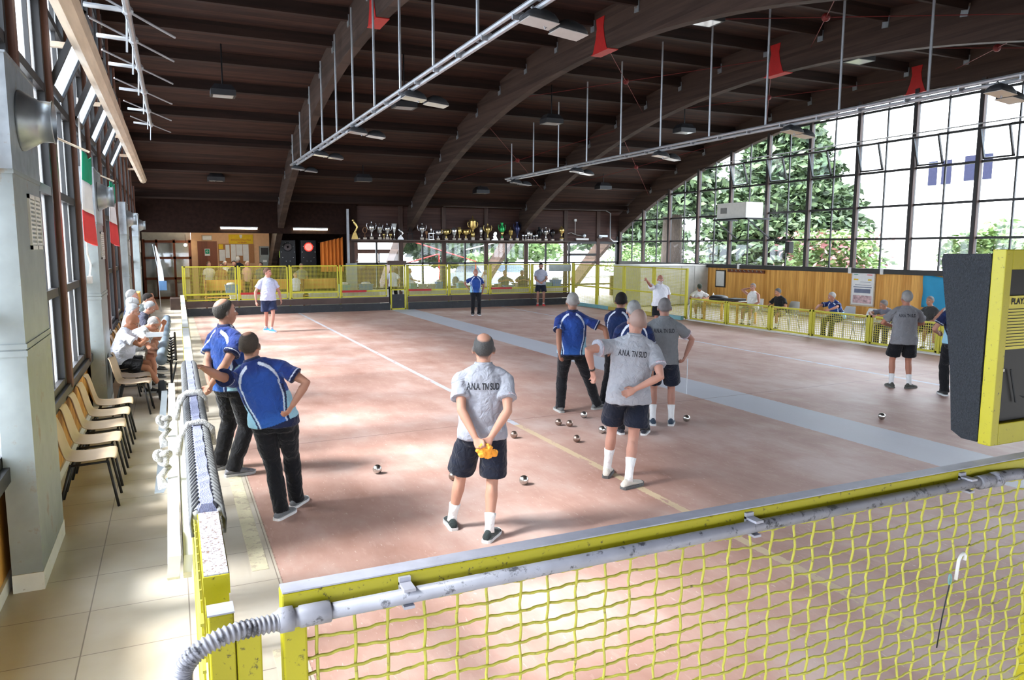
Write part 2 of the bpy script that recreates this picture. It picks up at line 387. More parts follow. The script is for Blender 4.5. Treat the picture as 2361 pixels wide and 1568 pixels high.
    if kind not in ('none', 'stubble'):
        g = MB(); NU, NV = 64, 44; c0 = Vector((0, -.012, 1.675)); R = []
        for a in range(NV+1):
            t = PI*a/NV; ring = []
            for j in range(NU):
                ph = 2*PI*j/NU; v = Vector((math.sin(t)*math.cos(ph), math.sin(t)*math.sin(ph), math.cos(t)))
                f = hairf(v, kind)+.05*noise.noise(v*9+Vector(pos)); k = .95+(.075 if kind != 'full' else .125)*float(sstep(f, -.05, .25))+.012*noise.noise(v*14+Vector(pos))
                ring.append([q_*s for q_ in hd(c0+Vector((v.x*.080*k, v.y*.100*k, v.z*.100*k)))])
            R.append(ring)
        g.rings(R, False); ho = g.build('hair', HAIRM, root, True)
        setcol(ho.data, lambda P: np.array(hc)[None, :]*(1+.18*noise_arr(P, 37.)[:, None]))
    if cap is not None:
        g = MB(); g.rings([[tuple(q_*s for q_ in hd((math.cos(a_)*.083*r_, -.012+math.sin(a_)*.103*r_, z_))) for a_ in [2*PI*j/20 for j in range(20)]] for r_, z_ in ((1.02, 1.685), (1.05, 1.72), (.95, 1.757), (.6, 1.785), (.1, 1.795))])
        g.poly([[q_*s for q_ in hd((x_, y_, z_))] for x_, y_, z_ in ((-.07, .06, 1.70), (-.05, .14, 1.692), (0, .165, 1.69), (.05, .14, 1.692), (.07, .06, 1.70))]); g.poly([[q_*s for q_ in hd((x_, y_, z_))] for x_, y_, z_ in ((.07, .06, 1.694), (.05, .14, 1.686), (0, .165, 1.684), (-.05, .14, 1.686), (-.07, .06, 1.694))])
        co_ = g.build('cap', CLOTH, root, True); setcol(co_.data, lambda P: np.tile(np.array(cap), (len(P), 1)))
    if glasses:
        g = MB()
        for sx in (-1, 1):
            ps = [[q_*s for q_ in hd((sx*.033+.024*math.cos(a_), .094, 1.650+.018*math.sin(a_)))] for a_ in [2*PI*j/14 for j in range(15)]]; g.tube(ps, .0022*s, 5)
            g.tube([[q_*s for q_ in hd((sx*.058, .09, 1.655))], [q_*s for q_ in hd((sx*.08, .0, 1.65))]], .002*s, 5)
        g.build('glasses', EYED, root)
    # ---------------- shirt
    t = MB(); off = .016; loose = .02
    pr = [(shirt_hem, -.008, .184+loose, .136+loose*.6+belly*.4), (.93, -.010, .184+loose*.9, .128+loose*.6+belly*.6), (1.0, 0, .172+loose*.8, .125+belly), (1.1, .008, .168+loose*.7, .122+belly+loose*.5), (1.2, .006, .174+loose*.6, .124+.6*belly+loose*.4), (1.31, 0, .186, .128), (1.365, -.01, .172, .112), (1.405, -.016, .140, .094), (1.44, -.018, .105, .078), (1.466, -.018, .082, .072), (1.478, -.016, .066, .066)]
    R = []
    for z, cy, rx, ry in pr:
        w = min(1, max(0, (z-.93)/.18)); R.append([pelv+RU(w) @ (v-Z0) for v in ell((0, cy+.35*(ry-.13 if .95 < z < 1.25 else 0), z), rx*B, ry*B, I3, 26, 2.25)])
    t.rings(R)
    slv = .62 if top != 'tank' else .0
    ax = []
    for i in range(2):
        u = (el[i]-sh[i]).normalized()
        if slv:
            n0 = up((0.10*(-1 if i == 0 else 1), -.012, 1.385), 1)
            e0 = lerp(sh[i], el[i], slv)
            S, U, D = frame_of(u)
            t.rings([[p+S*math.cos(a_)*r_+U*math.sin(a_)*r_*.95 for a_ in [2*PI*j/18 for j in range(18)]] for p, r_ in ((sh[i]-u*.045, .034), (sh[i]-u*.01, .054*B), (lerp(sh[i], el[i], .15), .062*B), (lerp(sh[i], el[i], .4), .067*B), (e0, .076*B))])
            sx_ = -1 if i == 0 else 1; t.tube([up((sx_*.045, -.018, 1.445), 1), up((sx_*.12*B, -.018, 1.405), 1), sh[i]], [.047, .048, .054], 14); t.tube([n0-Vector((0, 0, .03)), sh[i]+u*.03], [.060*B, .058*B], 14)
        ax.append((np.array(sh[i]), np.array(u), (el[i]-sh[i]).length))
    for j in range(len(t.v)): t.v[j] = tuple(c*s for c in t.v[j])
    to = t.build('shirt', CLOTH, root); me = bake(to, max(.008, vox*.8), 3, .03)
    ru = np.array(RU().inverted()); pv = np.array(pelv)
    def shirtf(P):
        p = P/s; q = (p-pv) @ ru.T+np.array([0, 0, .93])
        ts = np.full(len(p), -1.0)
        for i, (a0, u, L) in enumerate(ax):
            r = p-a0; tt = r @ u; dd = np.linalg.norm(r-tt[:, None]*u, axis=1)
            ok = (dd < .1) & (tt > .035) & (tt < L*slv+.02) & (np.sign(q[:, 0]) == (-1 if i == 0 else 1)) & (np.abs(q[:, 0]) > .155*B) & ((np.abs(q[:, 0]) > .205*B) | (q[:, 2] > 1.30))
            ts = np.where(ok, tt/(L*slv+1e-6), ts)
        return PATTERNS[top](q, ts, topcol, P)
    setcol(me, shirtf)
    if top not in ('tank', 'tee', 'teesleeve'):
        g = MB(); N = 24; R = []
        for r_, z_, o_ in ((.062, 1.466, 0), (.068, 1.500, .0), (.072, 1.506, 0), (.079, 1.488, 0), (.084, 1.462, 0)):
            R.append([[q_*s for q_ in up((math.cos(a_)*r_, -.014+math.sin(a_)*r_*.95, z_-.028*max(0, math.sin(a_))), 1)] for a_ in [2*PI*j/N for j in range(N)]])
        g.rings(R, False); co_ = g.build('collar', CLOTH, root, True)
        cc = {'blue': (.01, .015, .06), 'navy': (.008, .01, .03)}.get(top, None)
        def colf(P):
            q = (P/s-pv) @ ru.T; C = np.tile(np.array(cc if cc else (topcol or (.4, .4, .42))), (len(P), 1)); C = mixc(C, (.75, .75, .8), (np.abs(q[:, 2]+.93-1.475) < .006)*1.0*(top in ('blue', 'navy', 'grey'))); return C
        setcol(co_.data, colf)
    if text:
        bv = BVHTree.FromObject(to, bpy.context.evaluated_depsgraph_get())
        cu = bpy.data.curves.new('txt', 'FONT'); cu.body = 'A.N.A. TN SUD'; cu.size = .082*s; cu.align_x = 'CENTER'; cu.space_character = 1.02; cu.offset = .0022
        tmp = bpy.data.objects.new('txt', cu); COL.objects.link(tmp); dg = bpy.context.evaluated_depsgraph_get(); dg.update()
        tm = bpy.data.meshes.new_from_object(tmp.evaluated_get(dg)); bpy.data.objects.remove(tmp)
        bm = bmesh.new(); bm.from_mesh(tm); bmesh.ops.triangulate(bm, faces=bm.faces[:]); bmesh.ops.subdivide_edges(bm, edges=[e for e in bm.edges if e.calc_length() > .012], cuts=2, use_grid_fill=False)
        bmesh.ops.triangulate(bm, faces=bm.faces[:])
        dr = RU() @ Vector((0, 1, 0))
        for v in bm.verts:
            p = up((v.co.x/s*.49, -.5, 1.285+v.co.y/s*.95), 1)*s
            hit = bv.ray_cast(p, dr)
            v.co = (hit[0]-dr*.0025) if hit[0] is not None else p+dr*.38*s
        bm.to_mesh(tm); bm.free(); tm.materials.clear(); tm.materials.append(INK)
        link(bpy.data.objects.new('back_lettering', tm), root)
    # ---------------- bottoms
    if lower:
        t = MB(); w0 = .178*B+.008; pts = []
        Rp = [ell(pelv+RU(.1 if z > .93 else 0) @ Vector((0, -.008, z-.93)), rx, ry, I3, 24, 2.2) for z, rx, ry in ((.975, w0-.016, .122+belly*.4), (.95, w0-.008, .128+belly*.4), (.91, w0-.002, .132), (.86, w0+.004, .134), (.80, w0-.02, .115))]
        seated = pelv.z < .75
        if seated: Rp = [ell(pelv+Vector((0, .01*k_, z-.93)), rx, ry, I3, 24, 2.2) for k_, (z, rx, ry) in enumerate(((1.02, w0-.012, .13), (.97, w0, .14), (.9, w0+.006, .15), (.845, w0-.01, .13)))]
        t.rings(Rp)
        for i in range(2):
            sx = -1 if i == 0 else 1
            if bottom == 'shorts':
                e = lerp(hips[i], kn[i], short_len); u = (kn[i]-hips[i]).normalized(); S, U, D = frame_of(u, (0, 1, .01))
                t.rings([[p+S*math.cos(a_)*r_+U*math.sin(a_)*r_*1.02 for a_ in [2*PI*j/20 for j in range(20)]] for p, r_ in ((hips[i]+Vector((0, 0, .03)), .085*B), (hips[i]+Vector((0, 0, -.02))*(0 if seated else 1), .100*B), (lerp(hips[i], kn[i], .35)+Vector((sx*.004, 0, 0)), .106*B), (e+Vector((sx*.012, 0, 0)), .112*B))])
            else:
                limb(t, [(hips[i]+Vector((0, 0, .02)), .098*B), (lerp(hips[i], kn[i], .35), .096*B), (lerp(hips[i], kn[i], .85), .078), (kn[i], .074), (lerp(kn[i], an[i], .35), .074), (lerp(kn[i], an[i], .75), .068)], 16)
                S, U, D = frame_of(an[i]-kn[i], (0, 1, .01))
                t.rings([[p+S*math.cos(a_)*r_+U*math.sin(a_)*r_*1.1 for a_ in [2*PI*j/18 for j in range(18)]] for p, r_ in ((lerp(kn[i], an[i], .6), .06), (lerp(kn[i], an[i], .9), .066), (lerp(kn[i], an[i], 1.07), .07))])
        for j in range(len(t.v)): t.v[j] = tuple(c*s for c in t.v[j])
        to2 = t.build('shorts' if bottom == 'shorts' else 'trousers', CLOTH, root); me = bake(to2, max(.009, vox*.85), 3, .024)
        setcol(me, lambda P: np.array(bcol)[None, :]*(1+.25*noise_arr(P, 14.)[:, None]))
        for i in range(2):
            ya = math.radians(fyaw[i]); Rz = Matrix.Rotation(ya, 4, 'Z'); fw = 1 if bottom == 'shorts' else 1
            base = Vector((an[i].x, an[i].y, fz[i])); M = Matrix.Scale(s, 4) @ Matrix.Translation(base) @ Rz
            sp = [(-.088, .018, .045, 0), (-.078, .033, .075, 0), (-.04, .039, .098, 0), (.0, .040, .102, 0), (.045, .042, .088, 0), (.09, .047, .068, 0), (.14, .048, .055, 0), (.175, .040, .046, 0), (.195, .022, .036, .004), (.202, .006, .026, .008)]
            u_ = MB(); so_ = MB()
            u_.rings([[M @ Vector((math.cos(a_)*hw*(1 if math.sin(a_) < .2 else .82), y_, .018+max(0, (math.sin(a_)+1)/2)*(hh-.018))) for a_ in [2*PI*j/16 for j in range(16)]] for y_, hw, hh, zz in sp])
            so_.rings([[M @ Vector((x_*(hw+.005), y_*1.03, z_+(zz if z_ < .01 else zz))) for x_, z_ in ((-1, 0.0), (1, 0.0), (1.0, .026), (-1.0, .026))] for y_, hw, hh, zz in sp])
            uo = u_.build('shoe', CLOTH, root, True); setcol(uo.data, lambda P: np.tile(np.array(shoe), (len(P), 1)))
            sb = so_.build('shoe_sole', CLOTH, uo); setcol(sb.data, lambda P: np.tile(np.array(sole), (len(P), 1)))
            if bottom == 'shorts' and socks is not None:
                k = MB(); d_ = (kn[i]-an[i]).normalized(); r0 = .040
                k.tube([(an[i]-Vector((0, 0, .02)))*s, (an[i]+d_*.03)*s, (an[i]+d_*sockh*.6)*s, (an[i]+d_*sockh)*s, (an[i]+d_*(sockh+.004))*s], [.044*s, r0*s, .043*s, (.044+.05*sockh)*s, .038*s], 14)
                ko = k.build('sock', CLOTH, root, True); setcol(ko.data, lambda P: np.tile(np.array(socks), (len(P), 1)))
    if watch:
        k = MB(); i = 0 if watch == 'L' else 1; d_ = (wr[i]-el[i]).normalized(); c_ = wr[i]-d_*.02
        k.tube([(c_-d_*.01)*s, (c_+d_*.01)*s], [.032*s, .031*s], 14); k.build('watch', EYED, root, True)
    return root, [Vector(w)*s for w in wr], hv
def hairf(v, kind):
    zt = float(np.interp(v.y, (-1, -.35, -.05, .22, .55, 1), (-.90, -.86, -.30, .02, .50, .74)))
    f = v.z-zt
    b = {'ring': (.25, .85), 'crown': (-.40, .72), 'thin': (-.25, .40)}.get(kind)
    if b: f = min(f, math.acos(max(-1, min(1, (Vector(v).dot(Vector((0, b[0], .92)).normalized())))))-b[1])
    return f
def noise_arr(P, f):
    x, y, z = P[:, 0]*f, P[:, 1]*f, P[:, 2]*f
    return (np.sin(x*1.3+2*np.sin(y*.9))+np.sin(y*1.7+1.3*np.sin(z*1.1+1))+np.sin(z*1.5+1.7*np.sin(x*.7+2)))/3
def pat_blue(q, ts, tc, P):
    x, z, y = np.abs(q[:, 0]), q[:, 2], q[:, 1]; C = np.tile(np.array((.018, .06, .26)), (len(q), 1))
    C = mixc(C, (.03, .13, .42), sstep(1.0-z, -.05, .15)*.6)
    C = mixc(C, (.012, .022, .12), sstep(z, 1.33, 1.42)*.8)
    side = (x > .125+.05*sstep(z, .95, 1.2)) & (z < 1.12); C[side] = (.30, .55, .68)
    pip = (np.abs(x-(.118+.045*sstep(z, .9, 1.15))) < .006) & (z < 1.25); C[pip] = (.55, .62, .75)
    nv = (np.abs(x-(.135+.045*sstep(z, .9, 1.15))) < .008) & (z < 1.2); C[nv] = (.01, .015, .07)
    C[ts > 0.12] = (.012, .03, .16)
    arc = np.abs(np.hypot(x-.0, (z-1.235)*.78)-.170) < .011*(.35+.65*sstep(z, 1.24, 1.34)); arc &= (z > 1.22) & (ts < .4) & (x > .05); C[arc] = (.62, .67, .78)
    C[(ts > .82)] = (.006, .01, .05); C[(ts > .87) & (ts < .92)] = (.5, .55, .7)
    C[(z < .875)] = (.01, .015, .05)
    return C*(1+.08*noise_arr(P, 20.)[:, None])
def pat_navy(q, ts, tc, P):
    C = pat_blue(q, ts, tc, P); x, z = np.abs(q[:, 0]), q[:, 2]
    d = (C[:, 2] < .7) & (C[:, 0] < .1); C[d] = C[d]*[.55, .42, .36]; return C
def pat_grey(q, ts, tc, P):
    C = np.tile(np.array(tc or (.36, .37, .40)), (len(q), 1))
    C[(ts > .90)] = (.55, .25, .3); C[(ts > .93)] = (.6, .6, .65); C[(ts > .965)] = (.30, .31, .36)
    return C*(1+.05*noise_arr(P, 60.)[:, None])
def pat_plain(q, ts, tc, P): return np.tile(np.array(tc or (.7, .7, .7)), (len(q), 1))*(1+.03*noise_arr(P, 20.)[:, None])
def pat_check(q, ts, tc, P):
    C = np.tile(np.array(tc), (len(q), 1)); C[(np.floor(q[:, 0]*30)+np.floor(q[:, 2]*30)) % 2 == 0] *= .45; return C
def pat_stripe(q, ts, tc, P):
    C = np.tile(np.array(tc), (len(q), 1)); C[np.floor(q[:, 0]*28) % 2 == 0] *= .72; return C
PATTERNS = {'blue': pat_blue, 'navy': pat_navy, 'grey': pat_grey, 'polo': pat_plain, 'tee': pat_plain, 'tank': pat_plain, 'check': pat_check, 'stripe': pat_stripe}
INK = pmat('ink', (.02, .022, .03), .8)

# ---------------------------------------------------------------- material library
def court_mat():
    m, t, b = new_mat('court_clay'); b.inputs['Roughness'].default_value = .55; b.inputs['Specular IOR Level'].default_value = .35
    tc = nd(t, 'ShaderNodeTexCoord'); sp = nd(t, 'ShaderNodeSeparateXYZ'); t.links.new(tc.outputs['Object'], sp.inputs[0])
    def M(op, a, c=None, d=None):
        n = nd(t, 'ShaderNodeMath', operation=op)
        for i, v in enumerate((a, c, d)):
            if v is None: continue
            if isinstance(v, (int, float)): n.inputs[i].default_value = v
            else: t.links.new(v, n.inputs[i])
        return n.outputs[0]
    def nz(scale, det=5, sc=(1, 1, 1)):
        mp = nd(t, 'ShaderNodeMapping'); mp.inputs['Scale'].default_value = sc; t.links.new(tc.outputs['Object'], mp.inputs[0])
        n = nd(t, 'ShaderNodeTexNoise'); n.inputs['Scale'].default_value = scale; n.inputs['Detail'].default_value = det; n.inputs['Roughness'].default_value = .6
        t.links.new(mp.outputs[0], n.inputs['Vector']); return n.outputs['Fac']
    def mix(f, a, c):
        n = nd(t, 'ShaderNodeMix', data_type='RGBA')
        t.links.new(f, n.inputs[0]) if not isinstance(f, float) else setattr(n.inputs[0], 'default_value', f)
        for i, v in ((6, a), (7, c)):
            if isinstance(v, tuple): n.inputs[i].default_value = (*v, 1)
            else: t.links.new(v, n.inputs[i])
        return n.outputs[2]
    big = nz(.55); mid = nz(2.6, 6, (1, .45, 1)); fine = nz(16, 6, (1, .3, 1))
    rp = nd(t, 'ShaderNodeValToRGB'); e = rp.color_ramp.elements; e[0].position = .30; e[0].color = (*COURT0, 1); e[1].position = .68; e[1].color = (*COURT2, 1)
    k = rp.color_ramp.elements.new(.5); k.color = (*COURT1, 1)
    t.links.new(M('ADD', M('MULTIPLY', big, .62), M('MULTIPLY', mid, .38)), rp.inputs[0]); col = rp.outputs[0]
    scuff = M('SMOOTHSTEP' if False else 'MULTIPLY', M('GREATER_THAN', fine, .60), .22); col = mix(scuff, col, (.58, .40, .34))
    flk = M('MULTIPLY', M('GREATER_THAN', nz(42, 8, (1, .22, 1)), .655), .45); col = mix(flk, col, (.72, .62, .58))
    rough_edge = M('MULTIPLY_ADD', nz(30), .05, -.025)
    xw = M('ADD', sp.outputs['X'], rough_edge)
    def band(c, w, src=None): return M('LESS_THAN', M('ABSOLUTE', M('SUBTRACT', src or xw, c)), w)
    worn = M('MULTIPLY', M('GREATER_THAN', nz(9, 6, (1, .4, 1)), .40), .85)
    col = mix(M('MULTIPLY', band(8.15, .47), .85), col, (.50, .53, .60))
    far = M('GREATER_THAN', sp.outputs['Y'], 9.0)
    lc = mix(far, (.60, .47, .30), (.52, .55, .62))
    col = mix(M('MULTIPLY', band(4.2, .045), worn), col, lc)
    col = mix(M('MULTIPLY', band(12.35, .05), worn), col, (.50, .53, .62))
    yw = M('ADD', sp.outputs['Y'], rough_edge)
    for yy in (9.15, 22.6): col = mix(M('MULTIPLY', M('LESS_THAN', M('ABSOLUTE', M('SUBTRACT', M('ADD', sp.outputs['Y'], M('MULTIPLY', sp.outputs['X'], -.03)), yy)), .008), .7), col, (.12, .06, .05))
    col = mix(M('MULTIPLY', band(.62, .006), .6), col, (.2, .12, .1))
    t.links.new(col, b.inputs['Base Color'])
    bp = nd(t, 'ShaderNodeBump'); bp.inputs['Strength'].default_value = .25; bp.inputs['Distance'].default_value = .01; t.links.new(fine, bp.inputs['Height']); t.links.new(bp.outputs[0], b.inputs['Normal'])
    return m
COURT0, COURT1, COURT2 = (.33, .165, .125), (.47, .29, .24), (.60, .46, .415)
M_court = court_mat()
def tile_mat():
    m, t, b = new_mat('aisle_lino'); b.inputs['Roughness'].default_value = .35
    tc = nd(t, 'ShaderNodeTexCoord'); br = nd(t, 'ShaderNodeTexBrick'); br.offset = 0; br.inputs['Scale'].default_value = 1.0
    br.inputs['Brick Width'].default_value = .6; br.inputs['Row Height'].default_value = .6; br.inputs['Mortar Size'].default_value = .004
    br.inputs['Color1'].default_value = (.58, .53, .46, 1); br.inputs['Color2'].default_value = (.55, .50, .43, 1); br.inputs['Mortar'].default_value = (.26, .22, .19, 1)
    t.links.new(tc.outputs['Object'], br.inputs['Vector'])
    nz = nd(t, 'ShaderNodeTexNoise'); nz.inputs['Scale'].default_value = 1.2; nz.inputs['Detail'].default_value = 7; t.links.new(tc.outputs['Object'], nz.inputs['Vector'])
    rp = nd(t, 'ShaderNodeValToRGB'); rp.color_ramp.elements[0].position = .35; rp.color_ramp.elements[0].color = (.78, .72, .64, 1); rp.color_ramp.elements[1].position = .65; rp.color_ramp.elements[1].color = (1, 1, 1, 1); t.links.new(nz.outputs['Fac'], rp.inputs[0])
    mx = nd(t, 'ShaderNodeMix', data_type='RGBA', blend_type='MULTIPLY'); mx.inputs[0].default_value = 1; t.links.new(br.outputs['Color'], mx.inputs[6]); t.links.new(rp.outputs[0], mx.inputs[7]); t.links.new(mx.outputs[2], b.inputs['Base Color']); return m
M_tile = tile_mat()
YEL = (.40, .355, .006)
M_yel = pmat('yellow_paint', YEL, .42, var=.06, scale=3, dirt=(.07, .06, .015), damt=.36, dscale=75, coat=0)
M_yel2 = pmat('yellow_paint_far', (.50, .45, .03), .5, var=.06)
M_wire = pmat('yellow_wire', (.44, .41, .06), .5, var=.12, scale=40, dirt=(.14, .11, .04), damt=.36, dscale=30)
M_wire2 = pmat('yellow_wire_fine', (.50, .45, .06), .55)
M_dust = pmat('dusty_grey_paint', (.38, .38, .44), .5, var=.10, scale=20, dirt=(.10, .09, .09), damt=.30, dscale=60)
M_rustw = pmat('chipped_white_paint', (.42, .43, .50), .5, var=.08, dirt=(.20, .11, .06), damt=.44, dscale=130)
M_pvc = pmat('grey_pvc', (.26, .26, .30), .45, var=.16, scale=14, dirt=(.05, .05, .06), damt=.42, dscale=26)
M_roof = wood('roof_boards', (.016, .0062, .004), (.046, .018, .011), .11, 'y', .8, along='x')
M_glulam = wood('glulam', (.030, .017, .012), (.060, .036, .027), .09, 'z', .75, gap=.15, along='y', grain=.6)
M_purlin = wood('purlin_wood', (.013, .006, .0042), (.028, .0135, .0095), .3, 'z', .75, gap=0, along='x', grain=.6)
M_plank = wood('dark_planks', (.045, .022, .018), (.08, .04, .032), .13, 'z', .7, gap=.8, along='x', grain=.5)
M_pine = wood('pine_panelling', (.55, .25, .05), (.78, .42, .11), .10, 'y', .5, gap=.35, along='z')
M_frame = pmat('dark_window_frame', (.018, .017, .018), .5, var=.15)
M_post = wood('reddish_post', (.10, .045, .03), (.17, .08, .055), .4, 'y', .6, gap=0)
M_postr = wood('reddish_post_x', (.05, .03, .024), (.09, .05, .04), .4, 'x', .6, gap=0)
M_galv = pmat('galvanised_steel', (.36, .40, .43), .42, .75, var=.14, scale=9, dirt=(.30, .26, .20), damt=.38, dscale=4)
M_galvp = pmat('grey_green_sheet', (.27, .30, .30), .5, .3, var=.10, scale=6, dirt=(.24, .20, .15), damt=.38, dscale=3)
M_plaster = pmat('plaster', (.62, .60, .55), .8, var=.06)
M_peach = pmat('peach_wall', (.70, .42, .24), .8, var=.05)
M_steel = pmat('steel_pipe', (.40, .42, .45), .4, .6, var=.1)
M_red = pmat('red_steel', (.40, .012, .010), .5, var=.1)
M_black = pmat('black_plastic', (.012, .012, .014), .5, var=.2)
M_blackm = pmat('black_metal', (.005, .005, .006), .4, spec=.25)
M_rubber = pmat('dark_rubber', (.022, .024, .028), .7, var=.25, scale=5, dirt=(.10, .08, .07), damt=.35, dscale=7)
M_brownb = pmat('brown_board', (.06, .035, .028), .6, var=.25, scale=3)
M_foam = pmat('grey_foam', (.022, .026, .033), .95, var=.3, scale=150, bump=.6, bscale=220)
M_white = pmat('white_plastic', (.72, .72, .72), .5, var=.03)
M_whitep = pmat('white_paint', (.70, .69, .66), .5, var=.05, dirt=(.25, .20, .15), damt=.30, dscale=14)
M_beige = pmat('beige_plastic', (.47, .35, .24), .42, var=.05)
M_beam = pmat('pale_wood', (.50, .40, .30), .7, var=.15, scale=3, stretch=(6, .5, 6))
M_glass = glass_mat('window_glass', (.93, .97, 1))
M_frost = glass_mat('dusty_glass', (.88, .94, 1), .12)
M_gold = pmat('gold_cup', (.75, .55, .20), .28, .9, var=.1); M_silver = pmat('silver_cup', (.70, .70, .72), .22, .9, var=.1)
M_marble = pmat('marble_foot', (.60, .50, .40), .4, var=.3, scale=30); M_greenc = pmat('green_cup', (.02, .40, .10), .3, .4); M_navyc = pmat('dark_blue_cup', (.03, .035, .10), .3, .4); M_blkc = pmat('black_cup', (.015, .012, .014), .25)
M_bronze = pmat('bronze_cup', (.28, .14, .07), .4, .7)
M_ball = pmat('steel_boule', (.52, .50, .47), .28, 1.0, var=.12, scale=20, stretch=(1, 1, 6)); M_balld = pmat('brown_boule', (.30, .22, .18), .35, .9, var=.15, scale=20)
M_orange = pmat('orange_cloth', (.85, .36, .04), .9, var=.1); M_curtain = pmat('orange_curtain', (.62, .17, .02), .9, var=.25, scale=6, stretch=(8, 8, .3))
M_blue = pmat('blue_plastic', (.10, .22, .42), .5); M_teal = pmat('teal_plastic', (.16, .34, .36), .5); M_cyan = pmat('blue_banner', (.02, .28, .50), .7, var=.08, scale=2)
M_doorw = wood('door_wood', (.16, .045, .022), (.22, .065, .03), .8, 'x', .5, gap=0)
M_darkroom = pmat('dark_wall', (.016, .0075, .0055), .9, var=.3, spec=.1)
M_paper = pmat('paper', (.72, .72, .72), .8, var=.05); M_cork = pmat('cork', (.38, .18, .08), .9, var=.15, scale=60); M_ybann = pmat('yellow_banner', (.75, .50, .02), .8)
M_lamp = emit('tube_light', (1, .92, .62), 5.0); M_bulb = emit('bulb', (1, .85, .6), 8)
M_lens = pmat('lamp_glass', (.75, .76, .74), .12, .3, var=.05)
M_green_f = pmat('flag_green', (.0, .30, .16), .8); M_red_f = pmat('flag_red', (.70, .05, .05), .8); M_white_f = pmat('flag_white', (.80, .80, .82), .8)
def leaf_mat(name, c1, c2):
    m, t, b = new_mat(name); b.inputs['Roughness'].default_value = .6
    tc = nd(t, 'ShaderNodeTexCoord'); nz = nd(t, 'ShaderNodeTexNoise'); nz.inputs['Scale'].default_value = 2.5; t.links.new(tc.outputs['Object'], nz.inputs['Vector'])
    rp = nd(t, 'ShaderNodeValToRGB'); rp.color_ramp.elements[0].position = .35; rp.color_ramp.elements[1].position = .65; rp.color_ramp.elements[0].color = (*c1, 1); rp.color_ramp.elements[1].color = (*c2, 1)
    t.links.new(nz.outputs['Fac'], rp.inputs[0]); t.links.new(rp.outputs[0], b.inputs['Base Color'])
    b.inputs['Transmission Weight'].default_value = 0; return m
M_leaf = leaf_mat('conifer_green', (.022, .042, .022), (.075, .12, .045)); M_leaf2 = leaf_mat('bright_leaf', (.09, .17, .05), (.20, .30, .10)); M_pink = leaf_mat('pink_blossom', (.42, .16, .18), (.6, .35, .34))
M_bark = pmat('bark', (.10, .075, .06), .9, var=.3, scale=6, bump=.8, stretch=(4, 4, .6))
M_asph = pmat('yard_paving', (.30, .30, .30), .9, var=.05)
M_carw = pmat('car_paint_white', (.65, .66, .68), .25, coat=.5); M_carb = pmat('car_paint_blue', (.35, .45, .62), .3, coat=.5); M_carg = pmat('car_glass', (.10, .14, .2), .15); M_tyre = pmat('tyre', (.02, .02, .02), .8)
# ---------------------------------------------------------------- hall shell
XL, XR, YF = -1.16, 21.0, 32.6
RC, YC, ZC, DEP = 34.3, 16.5, 7.15-34.3, .95
def soff(y): return ZC+math.sqrt(RC*RC-(y-YC)**2)
def deckz(y): return ZC+math.sqrt((RC+DEP)**2-(y-YC)**2)
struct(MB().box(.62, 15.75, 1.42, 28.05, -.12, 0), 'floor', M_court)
f2 = MB(); f2.box(XL-.1, .62, -4, 39, -.12, 0); f2.box(.62, 15.75, -4, 1.42, -.12, 0); f2.box(15.75, XR+.1, -4, 39, -.12, 0); f2.box(.62, 15.75, 28.05, 39, -.12, 0)
struct(f2, 'floor', M_tile)
fs = MB()
for y0, y1 in ((5.6, 8.6), (2.6, 4.4)): fs.box(.44, .56, y0, y1, .0, .003)
struct(fs, 'trim_1', pmat('yellow_floor_tape', (.60, .54, .38), .6, var=.15, scale=6, dirt=(.45, .38, .28), damt=.45, dscale=12))
# roof deck
dk = MB(); NA = 60; a0 = math.asin((-3.6-YC)/(RC+DEP)); a1 = math.asin((33.1-YC)/(RC+DEP)); R = []
for i in range(NA+1):
    a = a0+(a1-a0)*i/NA
    p = lambda r, x: (x, YC+r*math.sin(a), ZC+r*math.cos(a))
    R.append([p(RC+DEP, XL-.3), p(RC+DEP, XR+.5), p(RC+DEP+.2, XR+.5), p(RC+DEP+.2, XL-.3)])
struct(dk.rings(R), 'ceiling', M_roof)
# three-hinged timber arches, rising from the yard outside
n = 1
for xc in (-1.33, 4.25, 9.85, 15.4, 21.05):
    ar = MB(); R = []; w = .12; b0 = math.asin((-4.0-YC)/RC); b1 = math.asin((37.3-YC)/RC)
    for i in range(61):
        a = b0+(b1-b0)*i/60; d_ = .95-.28*max(0, (abs(a)-.38)/.25)
        q = lambda r, x: (x, YC+r*math.sin(a), ZC+r*math.cos(a))
        R.append([q(RC, xc-w), q(RC, xc+w), q(RC+d_, xc+w), q(RC+d_, xc-w)])
    n += 1; struct(ar.rings(R), 'trim_%d' % n, M_glulam)
# purlins across each bay, with steel hangers at the arches
PY = [16.5+1.93*k for k in range(-10, 9)]
pm = MB(); hg = MB()
for y in PY:
    a = math.asin((y-YC)/(RC+DEP)); rr = RC+DEP
    for i, (xa, xb) in enumerate(((-1.21, 4.13), (4.37, 9.73), (9.97, 15.28), (15.52, 20.93))):
        Mx = Matrix.Translation((0, YC, ZC)) @ Matrix.Rotation(-a, 4, 'X')
        pm.box(xa, xb, -.06, .06, rr-.29, rr, Mx)
        for xx in (xa+.012, xb-.012): hg.box(xx-.012, xx+.012, -.085, .085, rr-.42, rr-.16, Mx)
struct(pm, 'trim_7', M_purlin); struct(hg, 'trim_8', M_galv)
